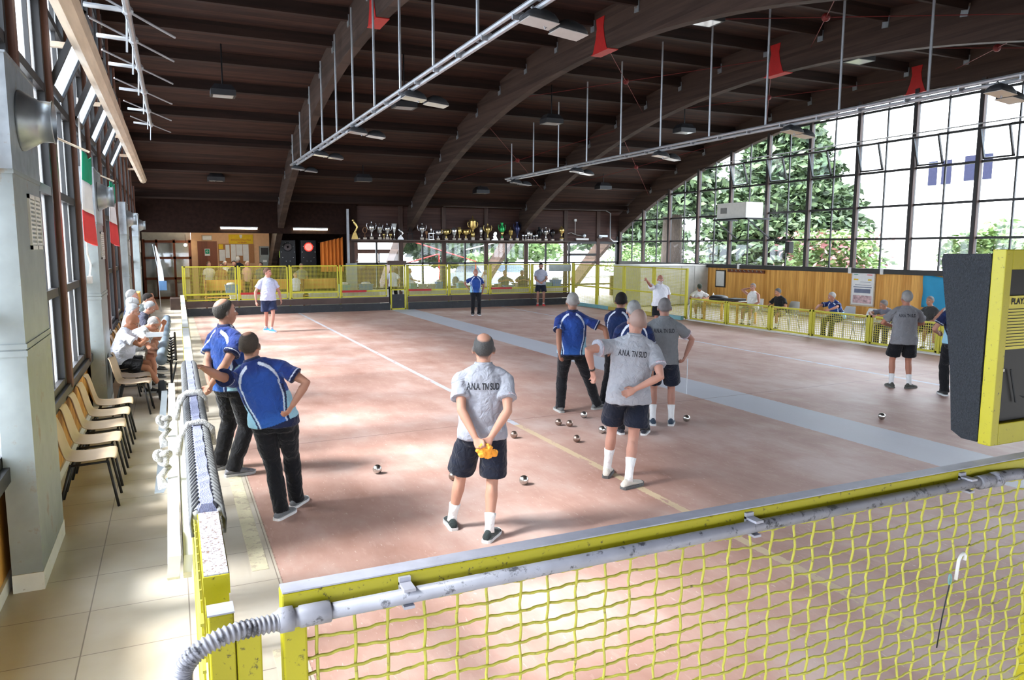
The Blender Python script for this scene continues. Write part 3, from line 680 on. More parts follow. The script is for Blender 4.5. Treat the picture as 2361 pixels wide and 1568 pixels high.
# ---- left gable: plywood dado, mullions, posts, glass
lw = MB(); lw.box(XL-.12, XL, -3.5, 39, 0, .85); struct(lw, 'wall_left', M_pine)
bb = MB(); bb.box(XL, XL+.02, -3.5, 39, 0, .10); struct(bb, 'baseboard_left', M_whitep)
rows_l = [.93, 1.92, 2.98, 4.05, 5.0, 5.95, 6.9]
MJL = [9.35+2.05*k for k in range(-6, 12)]
fr = MB(); ps = MB(); gl = MB()
for y in MJL:
    zt = soff(y)+.1; fr.box(XL-.03, XL+.05, y-.05, y+.05, .85, zt); ps.box(XL-.12, XL-.031, y-.16, y+.16, .85, zt); ps.box(XL-.04, XL+.10, y+.06, y+.20, .85, zt)
    for k in (.68, 1.36): fr.box(XL-.02, XL+.03, y+k-.02, y+k+.02, .85, soff(y+k)+.05)
for z in rows_l:
    h = math.sqrt(max(0, RC*RC-(z-ZC)**2)); y0 = max(-3.5, YC-h); y1 = min(YF, YC+h)
    fr.box(XL-.04, XL+.045, y0, y1, z-.045, z+.045)
fr.box(XL-.08, XL+.09, -3.5, YF, .80, .90)
w1 = empty('window_1'); w1['kind'] = 'structure'; fr.build('frame', M_frame, w1); ps.build('posts', M_post, w1)
NG = 40; top = [(XL-.01, -3.5+(YF+3.5)*i/NG, soff(-3.5+(YF+3.5)*i/NG)+.1) for i in range(NG+1)]
gl.poly([(XL-.01, -3.5, .88)]+[(XL-.01, YF, .88)]+top[::-1]); gl.build('glass', M_frost, w1)
# ---- right gable
rw = MB(); rw.box(XR, XR+.14, -3.5, YF, 0, 1.66); struct(rw, 'wall_right', M_pine)
br = MB(); br.box(XR-.02, XR, 4, 25.3, 0, .10); struct(br, 'baseboard_right', M_whitep)
rows_r = [2.73, 3.76, 4.87, 5.80, 6.82]
MJR = [18.14+2.055*k for k in range(-10, 8)]
fr = MB(); ps = MB()
for y in MJR:
    zt = soff(y)+.1; fr.box(XR-.10, XR+.06, y-.06, y+.06, 1.66, zt); ps.box(XR-.115, XR-.02, y-.085, y-.06, 1.66, zt)
    if y > 4: fr.box(XR-.01, XR+.04, y-1.03-.022, y-1.03+.022, 1.66, soff(y-1.03)+.05)
for z in rows_r:
    h = math.sqrt(max(0, RC*RC-(z-ZC)**2)); fr.box(XR-.02, XR+.05, max(-3.5, YC-h), min(YF, YC+h), z-.035, z+.035)
fr.box(XR-.12, XR+.06, -3.5, YF, 1.60, 1.76)
w2 = empty('window_2'); w2['kind'] = 'structure'; fr.build('frame', M_frame, w2); ps.build('post_strips', M_postr, w2)
gl = MB(); top = [(XR+.015, y, z+.1) for (_, y, _), z in [((0, -3.5+(YF+3.5)*i/NG, 0), soff(-3.5+(YF+3.5)*i/NG)) for i in range(NG+1)]]
gl.poly([(XR+.015, -3.5, 1.7), (XR+.015, YF, 1.7)]+top[::-1]); gl.build('glass', M_glass, w2)
for k, y in enumerate([m for m in MJR if 5 < m < 24.4]):       # tilted sashes in the upper row
    s_ = MB(); M = Matrix.Translation((XR-.03, y-.55, 4.92)) @ Matrix.Rotation(-.30, 4, 'Y')
    for a in ((-.43, -.38), (.38, .43)): s_.box(-.03, .03, a[0], a[1], 0, .90, M)
    for a in ((0, .05), (.85, .90)): s_.box(-.03, .03, -.43, .43, a[0], a[1], M)
    so_ = s_.build('open_sash', M_frame, w2); g_ = MB(); g_.box(-.004, .004, -.38, .38, .05, .85, M); g_.build('sash_glass', M_glass, so_)
tr = MB(); tr.tube([(XR-.42, 5, 5.86), (XR-.42, 24.5, 5.86)], .018, 8); tr.build('opening_rod', M_steel, w2)
for k, y in enumerate((9.0, 11.2, 13.2, 15.3, 17.4)):             # left gable sashes, tilted inwards
    s_ = MB(); M = Matrix.Translation((XL+.06, y+1.0, 4.1)) @ Matrix.Rotation(.42, 4, 'Y')
    for a in ((-.45, -.40), (.40, .45)): s_.box(-.03, .03, a[0], a[1], 0, .92, M)
    for a in ((0, .05), (.87, .92)): s_.box(-.03, .03, -.45, .45, a[0], a[1], M)
    so_ = s_.build('open_sash', M_frame, w1); g_ = MB(); g_.box(-.004, .004, -.4, .4, .05, .87, M); g_.build('sash_glass', M_frost, so_)
rk = MB(); rk.tube([(-.29, 8.6, 4.86), (-.30, 22.5, 5.6)], .035, 8)
for i, y in enumerate((9.2, 10.8, 12.9, 15.6, 18.8, 22.0)):
    z = 4.86+(y-8.6)*.053
    rk.tube([(-.70, y+.1, z+.04), (-.5, y+.05, z+.02), (-.29, y, z)], .028, 6); rk.tube([(-.75, y-.4, z+.12), (.17, y+.5, z-.10)], .014, 6); rk.ball((-.29, y, z), .06, 8, 6)
    rk.tube([(-.31, y+.3, z), (-.33, y+.35, z-.35)], .012, 5)
rk.build('opening_rods', M_steel, w1)
# ---- far wall: planked upper wall, windows, bar opening
X0F = 7.05
fw = MB(); fw.box(X0F, XR, YF, YF+.14, 2.72, 4.4); struct(fw, 'wall_far', M_plank)
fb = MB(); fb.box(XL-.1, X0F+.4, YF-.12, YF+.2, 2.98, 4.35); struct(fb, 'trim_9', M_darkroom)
ft = MB()
FP = [7.22, 9.42, 11.46, 13.56, 15.65, 17.82, 19.69]
for x in FP: ft.box(x-.10, x+.10, YF-.06, YF+.02, 0 if x < 17 or x > 17.9 else 0, 4.3)
ft.box(X0F, 17.95, YF-.05, YF+.1, 2.62, 2.76); struct(ft, 'trim_10', M_postr)
w3 = empty('window_3'); w3['kind'] = 'structure'; fr = MB()
for i, x in enumerate(FP):
    x2 = (FP+[20.9])[i+1]
    if i < 5: fr.box((x+x2)/2-.035, (x+x2)/2+.035, YF-.03, YF+.06, .55, 2.65)
    for z in (.60, 1.70): fr.box(x, x2, YF-.03, YF+.06, z-.04, z+.04)
    if i >= 5: fr.box(x, x2, YF-.05, YF+.08, 2.02, 2.14) if i == 5 else None
fr.box(20.78, 20.98, YF-.05, YF+.1, 0, 3); fr.box(17.9, 20.9, YF-.05, YF+.1, 2.62, 2.74); fr.box(18.02, 18.08, YF-.05, YF+.1, 0, 2.7)
fr.build('frame', M_frame, w3)
gl = MB(); gl.quad((7.2, YF+.03, .6), (20.9, YF+.03, .6), (20.9, YF+.03, 2.66), (7.2, YF+.03, 2.66)); gl.build('glass', M_glass, w3)
lowf = MB(); lowf.box(7.1, 17.8, YF, YF+.12, 0, .58); struct(lowf, 'wall_far', M_plaster)
fsv = MB(); fsv.box(20.5, XR, YF, YF+.1, 0, 1.0); struct(fsv, 'wall_far', M_plank)
# ---- bar room behind the left part of the far wall
bw = MB(); bw.box(.9, 4.45, 38.0, 38.15, 0, 3.26); struct(bw, 'wall_bar', M_peach)
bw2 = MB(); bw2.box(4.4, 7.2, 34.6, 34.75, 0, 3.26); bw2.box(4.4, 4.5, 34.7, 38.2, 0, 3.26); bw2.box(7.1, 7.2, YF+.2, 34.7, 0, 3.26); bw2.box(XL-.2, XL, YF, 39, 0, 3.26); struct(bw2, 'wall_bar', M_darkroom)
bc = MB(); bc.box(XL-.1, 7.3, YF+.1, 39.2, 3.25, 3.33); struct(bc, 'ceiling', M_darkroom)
d1 = MB(); d1.box(XL, .9, 38.3, 38.4, 0, 3.26); struct(d1, 'wall_bar', M_plaster)
gd = MB()
for a, b_ in ((-1.16, -1.05), (-.62, -.52), (.12, .22), (.78, .90)): gd.box(a, b_, 38.0, 38.1, 0, 2.75)
for z in (.05, .95, 1.9, 2.65): gd.box(-1.1, .88, 38.0, 38.1, z-.05, z+.06)
gdo = struct(gd, 'door_1', M_doorw); gg = MB(); gg.box(-1.1, .88, 38.04, 38.06, 0, 2.7); gg.build('door_glass', M_glass, gdo)
dd = MB(); dd.box(1.17, 2.02, 37.95, 38.0, 0, 2.68); do = struct(dd, 'door_2', M_doorw)
sg = MB(); sg.box(1.47, 1.70, 37.93, 37.95, 2.0, 2.33); so2 = sg.build('sign', M_paper, do)
s2_ = MB(); s2_.box(1.495, 1.675, 37.92, 37.93, 2.09, 2.30); s2_.build('green_square', M_green_f, so2)
h = MB(); h.tube([(1.585+.035*math.cos(a)*(1), 37.915, 2.2+.035*math.sin(a)) for a in [2*PI*i/10 for i in range(11)]], .012, 5); h.build('white_heart', M_paper, so2)
# near end: dado wall behind the viewer's end with the open glazing above
nw = MB(); nw.box(XL, XR, -3.5, -3.35, 0, .5); struct(nw, 'wall_near', M_plaster)
# yard
gy = MB(); gy.box(-60, XL-.3, -60, 120, -.3, -.12); gy.box(XR+.3, 110, -60, 120, -.3, -.12); gy.box(XL-.3, XR+.3, 39.5, 120, -.3, -.12); gy.box(XL-.3, XR+.3, -60, -4, -.3, -.12); gy.box(7.3, XR+.3, YF+.15, 39.5, -.3, -.10)
struct(gy, 'floor', M_asph)
# ================================================================ FENCES
def lattice(mb, o, ux, L, z0, z1, cell, r):
    """fine square mesh in a vertical plane"""
    o = Vector(o); ux = Vector(ux)
    k = int(L/cell)
    for i in range(1, k+1): p = o+ux*(L*i/(k+1)); mb.bar((p.x, p.y, z0), (p.x, p.y, z1), r, r)
    k = int((z1-z0)/cell)
    for i in range(1, k+1): z = z0+(z1-z0)*i/(k+1); a = o; b = o+ux*L; mb.bar((a.x, a.y, z), (b.x, b.y, z), r, r)
    return mb
def panel(label, o, ux, L, z0, z1, cell, r, t=.045, rail=None, group=None, red=None, top=None, post=True):
    root = thing('fence', label, 'fence', o, 0, group); ux = Vector(ux)
    fr_ = MB(); a = ux*(t/2); b = ux*(L-t/2)
    for p in (a, b): fr_.bar((p.x, p.y, z0), (p.x, p.y, z1), t, t)
    for z in (z0+t/2, z1-t/2): fr_.bar((0, 0, z), (ux.x*L, ux.y*L, z), t, t)
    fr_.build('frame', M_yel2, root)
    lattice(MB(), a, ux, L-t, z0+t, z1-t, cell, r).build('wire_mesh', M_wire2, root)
    if rail: MB().bar((a.x, a.y, rail), (b.x, b.y, rail), .05, .06).build('rail', M_yel2, root)
    if red:
        c = ux*red[1]; MB().bar((a.x, a.y-.03, rail), (c.x, c.y-.03, rail), .06, .075).build('red_strip', M_red, root)
    if post:
        e = -ux*.035; MB().bar((e.x, e.y, 0), (e.x, e.y, z1+.01), .055, .055).build('post', M_yel2, root)
    return root
FX = [.34, 2.14, 3.92, 5.76, 7.62]
nm = ['leftmost', 'second from the left', 'third from the left', 'left of the narrow gate']
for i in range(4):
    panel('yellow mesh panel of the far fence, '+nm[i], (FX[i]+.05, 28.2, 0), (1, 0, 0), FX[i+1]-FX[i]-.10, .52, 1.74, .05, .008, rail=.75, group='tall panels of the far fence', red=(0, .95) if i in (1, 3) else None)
nm = ['right of the narrow gate', 'right half, second of four', 'left of the man with red shoes', 'behind the man with red shoes']
FX2 = [8.36, 10.09, 11.88, 13.80, 15.72]
for i in range(4):
    panel('yellow mesh panel of the far fence, '+nm[i], (FX2[i]+.05, 28.2, 0), (1, 0, 0), FX2[i+1]-FX2[i]-.10, .52, 1.74, .05, .008, rail=.75, group='tall panels of the far fence', red=(0, .95) if i in (0, 2) else None)
g = thing('fence_gate', 'narrow yellow mesh gate with black lower plate in the far fence', 'gate', (7.70, 28.15, 0))
q = MB()
for x in (.02, .58): q.bar((x, 0, 0), (x, 0, 1.74), .05, .05)
for z in (.03, .78, 1.71): q.bar((0, 0, z), (.6, 0, z), .05, .05)
q.build('frame', M_yel2, g); lattice(MB(), (.03, 0, 0), (1, 0, 0), .54, .8, 1.7, .05, .008).build('wire_mesh', M_wire2, g); MB().box(.05, .55, -.02, .02, .04, .60).build('lower_plate', M_rubber, g)
tag(MB().box(7.62, 8.36, 28.17, 28.23, 1.74, 1.90).build('sign_board', M_brownb), 'small brown sign board above the narrow gate in the far fence', 'sign')
for nme, mt_, z0, z1, yy in (('rubber_bumper', M_rubber, .0, .27, 28.05), ('kick_board', M_brownb, .29, .50, 28.12)):
    for a, b_, w_ in ((.42, 7.62, 'left'), (8.40, 15.72, 'right')):
        k = MB(); k.box(a, b_, yy, yy+.07, z0, z1)
        for j in range(5): xx = a+(b_-a)*j/4; k.box(xx-.02, xx+.02, yy-.008, yy, z0, z1)
        tag(k.build(nme, mt_), ('dark grey rubber bumper low along the far court end, %s of the gate' if z0 == 0 else 'brown wooden board above the rubber bumper, %s of the gate') % w_, 'bumper' if z0 == 0 else 'board')
TY = [20.33, 22.25, 24.2, 26.2, 28.15]; nm = ['nearest, beside the low fence', 'behind the bearded man', 'second from the far corner', 'in the far corner, beside the court exit']
for i in range(4):
    if i == 3: continue
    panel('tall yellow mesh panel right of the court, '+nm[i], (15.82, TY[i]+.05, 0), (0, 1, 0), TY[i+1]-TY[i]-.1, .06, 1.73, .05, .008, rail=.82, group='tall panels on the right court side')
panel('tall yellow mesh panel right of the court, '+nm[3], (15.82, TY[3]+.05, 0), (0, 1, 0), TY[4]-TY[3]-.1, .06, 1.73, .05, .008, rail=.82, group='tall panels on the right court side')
tag(MB().bar((15.82, 28.2, 0), (15.82, 28.2, 1.76), .10, .10).build('corner_post', M_yel2), 'thick yellow corner post at the far right of the court', 'post')
LY = [20.17, 18.33, 16.45, 14.90, 13.06, 11.18, 9.3, 7.4]; nm = ['beside the table with the black bags', 'in front of the seated man in black', 'short one in front of the empty floor', 'under the arms of the seated man in blue', 'in front of the seated man in grey', 'behind the standing man in grey', 'by the hanging grey foam block']
for i in range(7):
    panel('low yellow mesh panel on the right, '+nm[i], (15.82, LY[i+1]+.04, 0), (0, 1, 0), LY[i]-LY[i+1]-.08, .05, .75, .06, .009, group='low panels on the right court side')
tag(MB().box(15.76, 15.88, 1.5, 20.3, 0, .035).build('kerb', M_plaster), 'grey concrete kerb strip under the low right fence', 'kerb')
cb = thing('kerb_beam', 'low green and yellow beam along the foot of the tall right fence', 'beam', (15.62, 20.3, 0))
for j, (a, b_) in enumerate(((0, 1.1), (1.1, 2.2), (3.3, 4.6), (4.6, 7.5))): MB().box(-.06, .06, a, b_, 0, .13).build('green_section' if j in (0, 3) else 'yellow_section', M_teal if j in (0, 3) else pmat('ochre_paint', (.42, .33, .06), .6), cb)
# left low fence further down, tall panels nearer
panel('low yellow fence run on the left court side beyond the tall panels', (.17, 11.2, 0), (.0098, 1, 0), 16.9, .05, .73, .12, .008)
def lf(label, o, ux, L, near=False, far=False):
    root = thing('fence', label, 'fence', o, 0, 'tall panels on the left court side'); ux = Vector(ux).normalized()
    MB().bar((0, 0, 1.7275), tuple(ux*L+Vector((0, 0, 1.7275))), .05, .04, (0, 0, 1)).build('frame', M_yel, root)
    for t_ in (.025, L-.025): MB().bar(tuple(ux*t_), tuple(ux*t_+Vector((0, 0, 1.71))), .045, .045).build('post', M_yel, root)
    MB().bar((0, .004, 1.749), tuple(ux*(L-.03)+Vector((0, 0, 1.749))), .046, .003, (0, 0, 1)).build('top_strip', M_rustw if near else M_whitep, root)
    q = MB(); c = .05 if near else .07
    k = int(L/c)
    for i in range(1, k):
        p = ux*(L*i/k); q.tube([tuple(p+Vector((.006*math.sin(j*PI+i*PI)-.03, 0, .1+1.58*j/26))) for j in range(27)], .0035, 5) if near else q.bar(tuple(p+Vector((0, 0, .1))), tuple(p+Vector((0, 0, 1.7))), .006, .006)
    for j in range(1, 32):
        z = .1+.05*j; q.bar(tuple(Vector((-.03 if near else 0, 0, z))), tuple(ux*L+Vector((-.03 if near else 0, 0, z))), .007, .007)
    q.build('wire_mesh', M_wire, root); return root
lf('tall yellow fence panel on the left, nearest one with the rust-speckled white top', (.052, 1.53, 0), (.0045, 1, 0), 2.94, near=True)
lf('tall yellow fence panel on the left, where the leaning man rests his hand', (.066, 4.50, 0), (.008, 1, 0), 2.08)
lf('tall yellow fence panel on the left, third from the camera', (.083, 6.62, 0), (.008, 1, 0), 2.3)
lf('tall yellow fence panel on the left, last before the low fence', (.101, 8.96, 0), (.008, 1, 0), 2.1)
# near end fence with crimped wire, conduit
nf = thing('fence', 'big yellow wire mesh fence panel right in front of the camera', 'fence', (.16, 1.42, 0))
q = MB(); q.box(0, 2.44, -.022, .022, 1.70, 1.745); q.build('top_rail', M_yel, nf, bevel=.004)
MB().box(.002, 2.438, -.021, .021, 1.745, 1.748).build('top_strip', M_dust, nf)
MB().box(0, .046, -.02, .024, 0, 1.70).build('post', M_yel, nf, bevel=.004); MB().box(2.395, 2.44, -.02, .024, 0, 1.70).build('post', M_yel, nf, bevel=.004); MB().box(.046, 2.395, -.02, .022, .10, .15).build('bottom_rail', M_yel, nf)
q = MB(); c = .0735; NX = 32; NZ = 41; r = .0034
for i in range(NX):
    x = .066+c*i+.004*math.sin(i*2.3)
    q.tube([(x+.0009*math.sin(PI*j/1.0+PI/2*((j) % 2)), -.006+.0042*(1 if (i+j//2) % 2 else -1)*(1 if j % 2 else 0)+.0, 1.685-.0243*j) for j in range(62)], r, 6)
cz = .0365
for j in range(NZ):
    z = 1.672-cz*j
    q.tube([(.046+.0092*i, -.006-.0042*math.cos(PI*(i*.0092-.02)/c+PI*j), z+.0013*math.cos(i*PI*.5+j)) for i in range(256)], r, 5)
q.build('wire_mesh', M_wire, nf, True)
pp = thing('conduit_pipe', 'straight grey plastic conduit clipped along the near fence top', 'pipe', (0, 0, 0))
q = MB(); q.tube([(.215, 1.375, 1.705), (2.20, 1.378, 1.708)], .0155, 16); q.build('pipe', M_pvc, pp, True)
for x0, sgn in ((.215, -1), (2.20, 1)):
    q = MB(); q.lathe([(.0195, -.012), (.021, -.01), (.021, .045), (.018, .048), (.018, .056), (.0235, .058), (.0235, .082), (.019, .086), (.016, .095)], 20, M=Matrix.Translation((x0-sgn*.02, 1.376, 1.7055)) @ Matrix.Rotation(sgn*PI/2, 4, 'Y')); q.build('coupling', M_pvc, pp, True)
for x in (.40, 1.30, 2.12):
    q = MB(); q.box(x-.012, x+.012, 1.355, 1.398, 1.722, 1.728); q.box(x-.011, x+.011, 1.36, 1.39, 1.684, 1.69); q.box(x-.012, x+.012, 1.390, 1.399, 1.70, 1.738); q.build('clip', M_dust, pp)
def ribbed(pts, r, name, label, cnt):
    P = [Vector(p) for p in pts]; out = []
    for i in range(len(P)-1):
        p0, p1, p2, p3 = P[max(i-1, 0)], P[i], P[i+1], P[min(i+2, len(P)-1)]
        for k in range(cnt):
            t = k/cnt; out.append(.5*((2*p1)+(-p0+p2)*t+(2*p0-5*p1+4*p2-p3)*t*t+(-p0+3*p1-3*p2+p3)*t**3))
    rr = [r*(1.0+.14*math.sin(i*PI/2)) for i in range(len(out))]
    q = MB(); q.tube(out, rr, 16); o = q.build(name, M_pvc, None, True); return tag(o, label, 'hose')
ribbed([(.155, 1.372, 1.7055), (.11, 1.365, 1.708), (.06, 1.35, 1.712), (.015, 1.34, 1.70), (-.012, 1.34, 1.675), (-.018, 1.34, 1.645), (-.008, 1.34, 1.61), (.012, 1.345, 1.575), (.02, 1.35, 1.50)], .0155, 'flexible_hose', 'ribbed grey flexible hose curling down at the near fence corner', 22)
ribbed([(2.26, 1.380, 1.709), (2.34, 1.385, 1.705), (2.44, 1.39, 1.695), (2.60, 1.40, 1.66)], .0155, 'flexible_hose', 'ribbed grey flexible hose leaving the conduit at the right edge', 40)
cp = thing('corner_post', 'scratched yellow double post at the near left fence corner', 'post', (.075, 1.425, 0))
MB().box(-.045, .0, -.022, .022, 0, 1.725).build('post', M_yel, cp, bevel=.003); MB().box(.002, .047, -.022, .022, 0, 1.672).build('post', M_yel, cp, bevel=.003); MB().box(-.046, .001, -.023, .023, 1.725, 1.728).build('cap', M_dust, cp)
tag(MB().box(2.66, 2.74, 1.39, 1.46, 0, 1.80).build('fence_post', M_yel), 'yellow square post at the right end of the near fence', 'post')
# rope-bound padding on the nearest left panel
pd = thing('rope_padding', 'blue-grey padding lashed with cord along the near left fence top', 'padding', (.052, 1.92, 1.75))
q = MB(); R = []
for i in range(100):
    y = 2.56*i/99; w = .022+.003*math.sin(i*.9); x = .0045*y; R.append([(x-w, y, .004), (x-w*.6, y, .022+.002*math.sin(i*2.1)), (x+w*.6, y, .022+.002*math.sin(i*1.7)), (x+w, y, .004), (x+w, y, -.03), (x-w, y, -.03)])
q.rings(R).build('strap', pmat('blue_grey_web', (.28, .29, .42), .8, var=.1, bump=.5, bscale=300), pd)
q = MB()
for side in (-1, 1):
    for i in range(76):
        y = .02+2.52*i/75; x = .0045*y
        q.tube([(x+side*.018, y, .024), (x+side*.034, y-.012, .010), (x+side*.040, y-.03, -.02), (x+side*.036, y-.045, -.05)], .0042, 5)
q.build('cord_lashing', pmat('grey_cord', (.11, .11, .11), .7, var=.3, scale=60), pd, True)
q = MB()
for side in (-1, 1): q.tube([(side*.026, 0, -.005), (side*.026+.005, 1.3, -.005), (side*.026+.011, 2.55, -.005)], .012, 8)
q.build('edge_bolster', pmat('pale_rubber', (.42, .42, .40), .8, var=.2), pd, True)
for y0, lb in ((3.62, 'nearer of the two white rope ties round the padded fence top'), (4.05, 'farther of the two white rope ties, with a thick knot')):
    q = MB(); x = .057
    if y0 > 4: y0 = 3.38
    else: y0 = 2.80
    q.tube([(x-.065, y0-.03, 1.68), (x-.055, y0-.01, 1.74), (x-.03, y0, 1.782), (x+.02, y0+.005, 1.785), (x+.048, y0, 1.76), (x+.05, y0-.01, 1.70)], .0105, 8)
    if y0 > 3: q.tube([(x-.065, y0+.03, 1.72), (x-.05, y0+.035, 1.765), (x-.02, y0+.03, 1.785), (x+.03, y0+.03, 1.785), (x+.05, y0+.02, 1.75)], .0105, 8)
    kx = -.058; q.tube([(kx+.008*(math.sin(a)+2*math.sin(2*a)), y0-.05+.012*math.sin(3*a), 1.685+.008*(math.cos(a)-2*math.cos(2*a))) for a in [i*.2 for i in range(33)]], .0105, 8)
    q.tube([(kx+.02, y0-.04, 1.65), (kx-.01, y0-.06, 1.62), (kx, y0-.07, 1.58)], [.0105, .012, .02], 8)
    tag(q.build('rope_tie', pmat('white_rope', (.55, .53, .50), .9, var=.25, scale=120, bump=.6, bscale=200), None, True), lb, 'rope', 'rope ties on the padded fence')
tb = thing('folded_trestle', 'white folded board tied to the outside of the near left fence', 'board', (-.024, 1.55, 0))
q = MB(); q.rings([[(-.028, y, z0), (.004, y, z0), (.010, y, z1), (-.022, y, z1)] for y, z0, z1 in ((.60, 1.50, 1.56), (.68, 1.46, 1.60), (2.9, 1.47, 1.64), (3.05, 1.52, 1.63))]).build('board', M_whitep, tb)
q = MB(); q.rings([[(.013, y, z0), (.035, y, z0), (.040, y, z1), (.017, y, z1)] for y, z0, z1 in ((.62, 1.50, 1.55), (.70, 1.45, 1.59), (2.4, 1.45, 1.62))]).build('board', M_whitep, tb)
q = MB(); q.bar((-.045, 1.75, 1.56), (-.055, 1.30, 1.53), .004, .028, (1, 0, 0)); q.bar((-.05, 1.30, 1.53), (-.02, 1.40, 1.55), .004, .02, (1, 0, 0)); q.build('folding_arm', M_galv, tb)
q = MB(); q.bar((-.04, 2.75, 1.64), (-.052, 2.15, 1.565), .004, .028, (1, 0, 0)); q.bar((-.052, 2.15, 1.565), (-.01, 2.05, 1.56), .004, .02, (1, 0, 0)); q.build('folding_arm', M_galv, tb)
# hanging ad box with foam back
bx = thing('scoreboard_box', 'yellow-framed black board with instruction label hung at the right fence corner', 'board', (2.33, 1.45, 1.78))
q = MB(); Wd = .62; H_ = .62
for a in ((0, .036), (Wd-.036, Wd)): q.box(a[0], a[1], 0, .042, 0, H_)
for a in ((0, .07), (H_-.062, H_)): q.box(.036, Wd-.036, 0, .042, a[0], a[1])
q.build('frame', M_yel, bx, bevel=.003)
MB().box(.036, Wd-.036, .02, .03, .07, H_-.062).build('black_panel', M_blackm, bx)
lbm = MB(); lbm.box(.030, .4, .012, .019, .305, .475); lb_ = lbm.build('label', pmat('label_yellow', (.62, .55, .10), .6, var=.03), bx)
q = MB()
for k in range(13):
    z = .432-.0098*k; q.box(.045, .38-.1*((k*7) % 3), .0105, .0118, z, z+.0022)
q.build('small_print', INK, lb_)
cu = bpy.data.curves.new('t', 'FONT'); cu.body = 'PLAY2'; cu.size = .027; cu.offset = .0008; to_ = bpy.data.objects.new('t', cu); COL.objects.link(to_); dg = bpy.context.evaluated_depsgraph_get(); dg.update()
tm = bpy.data.meshes.new_from_object(to_.evaluated_get(dg)); bpy.data.objects.remove(to_); tm.transform(Matrix.Translation((.062, .0105, .449)) @ Matrix.Rotation(PI/2, 4, 'X')); tm.materials.clear(); tm.materials.append(INK); link(bpy.data.objects.new('heading', tm), lb_)
q = MB(); q.box(.04, .06, .012, .018, .235, .243); q.build('maker_strip', M_paper, bx)
q = MB(); q.tube([(.06+.5*t, .035-.02*math.sin(t*3), .18-.07*math.sin(t*2.4)) for t in [i/12 for i in range(13)]], .004, 6); q.tube([(.09, .012, .24), (.13, .012, .13)], .003, 5); q.build('cable', M_rubber, bx)
fo = MB(); fo.rings([[(.0+.004*math.sin(i*2.), .045, z), (Wd, .045, z), (Wd, .045+d_, z), (.0, .045+d_, z)] for i, (z, d_) in enumerate(((.0, .05), (.02, .088), (.2, .105), (.4, .135), (.58, .165), (.60, .16)))]); 
tag(fo.build('foam_block', M_foam, None), 'dark grey foam block behind the yellow-framed board', 'foam').location = (2.33, 1.45, 1.785)

# ================================================================ HALL EQUIPMENT
def duct(y, h, label, near=False):
    d = thing('air_duct', label, 'duct', (XL, y, 0), 0, 'sheet metal heating ducts on the left wall')
    w = .24
    MB().box(.05, w, 0, 1.12, 0, .13).build('plinth', M_whitep, d)
    q = MB(); q.box(.05, w-.003, .01, 1.11, .13, h-.75); q.box(.05, w+.006, 0, 1.12, 1.66, 1.70); q.box(.05, w+.006, 0, 1.12, 1.71, 1.745); q.box(.05, w+.006, .0, 1.12, h-.78, h-.75); q.build('duct_body', M_galvp, d)
    q = MB(); q.box(.05, w+.004, -.01, 1.14, h-.75, h); q.box(.04, w+.012, -.02, 1.15, h-.015, h); q.build('top_box', M_galv, d)
    z = h-.38; q = MB(); M = Matrix.Translation((w, .42, z)) @ Matrix.Rotation(PI/2, 4, 'Y')
    q.lathe([(.205, 0), (.21, .02), (.15, .12), (.145, .13), (.142, .20), (.150, .205), (.150, .212), (.128, .212), (.125, .10)], 28, M=M); q.build('air_nozzle', M_galv, d, True)
    q = MB(); z0 = h-1.28
    for a, b_, c, e in ((.50, 1.02, 0, .03), (.50, 1.02, .37, .40), (.50, .53, 0, .40), (.99, 1.02, 0, .40), (.745, .775, 0, .40)): q.box(w-.003, w+.012, a, b_, z0+c, z0+e)
    for k in range(11): q.box(w-.003, w+.008, .52, 1.0, z0+.035+k*.031, z0+.050+k*.031)
    q.build('louvre_grille', M_whitep, d)
    return d
duct(5.90, 3.66, 'huge grey sheet metal duct with round nozzle, nearest on the left wall')
duct(11.95, 3.50, 'grey sheet metal duct behind the row of beige chairs')
duct(20.0, 3.46, 'grey sheet metal duct behind the seated spectators, third from the camera')
duct(27.4, 3.50, 'farthest grey sheet metal duct, near the bar entrance')
bm_ = MB(); bm_.tube([(-.76, 7.5, 4.60), (-.76, 30.0, 4.78)], .125, 8)
for y in (10, 14, 18, 22, 26): bm_.box(-1.12, -.76, y-.03, y+.03, 4.60+.008*(y-7.5), 4.66+.008*(y-7.5))
tag(bm_.build('long_beam', M_beam), 'long pale rounded beam bracketed along the left window wall', 'beam')
for y, lb in ((9.6, 'Italian flag hanging from the left wall, nearer the camera'), (13.6, 'Italian flag hanging from the left wall, farther from the camera')):
    f_ = thing('flag', lb, 'flag', (-.86, y, 3.42), 0, 'flags on the left wall')
    MB().tube([(-.26, 0, .18), (.10, 0, .02)], .012, 8).build('pole', M_beam, f_)
    for nm_, m_, a, b_ in (('green_band', M_green_f, 0, .30), ('white_band', M_white_f, .30, .62), ('red_band', M_red_f, .62, .95)):
        q = MB(); R = []
        for i in range(8):
            z = -(a+(b_-a)*i/7); R.append([(.05+.035*math.sin(t*2.6+z*2)+.08*z*-.5*math.sin(t), -.28+.56*t/3*(1-.12*abs(z)), z-.06*math.sin(t*1.0)) for t in [k*.25 for k in range(13)]])
        q.rings(R, False, False); o = q.build(nm_, m_, f_, True); so_ = o.modifiers.new('s', 'SOLIDIFY'); so_.thickness = .006
# cable with wall box
q = MB(); q.tube([(XL+.12, 11.85, 4.4), (XL+.12, 11.8, 3.0), (XL+.13, 11.7, 2.3), (XL+.14, 11.95, 2.15), (XL+.13, 11.8, 2.0)], .012, 6); q.box(XL+.10, XL+.16, 11.70, 11.84, 1.90, 2.0); tag(q.build('wall_cable', M_white), 'white cable with a small box on the left window post', 'cable')
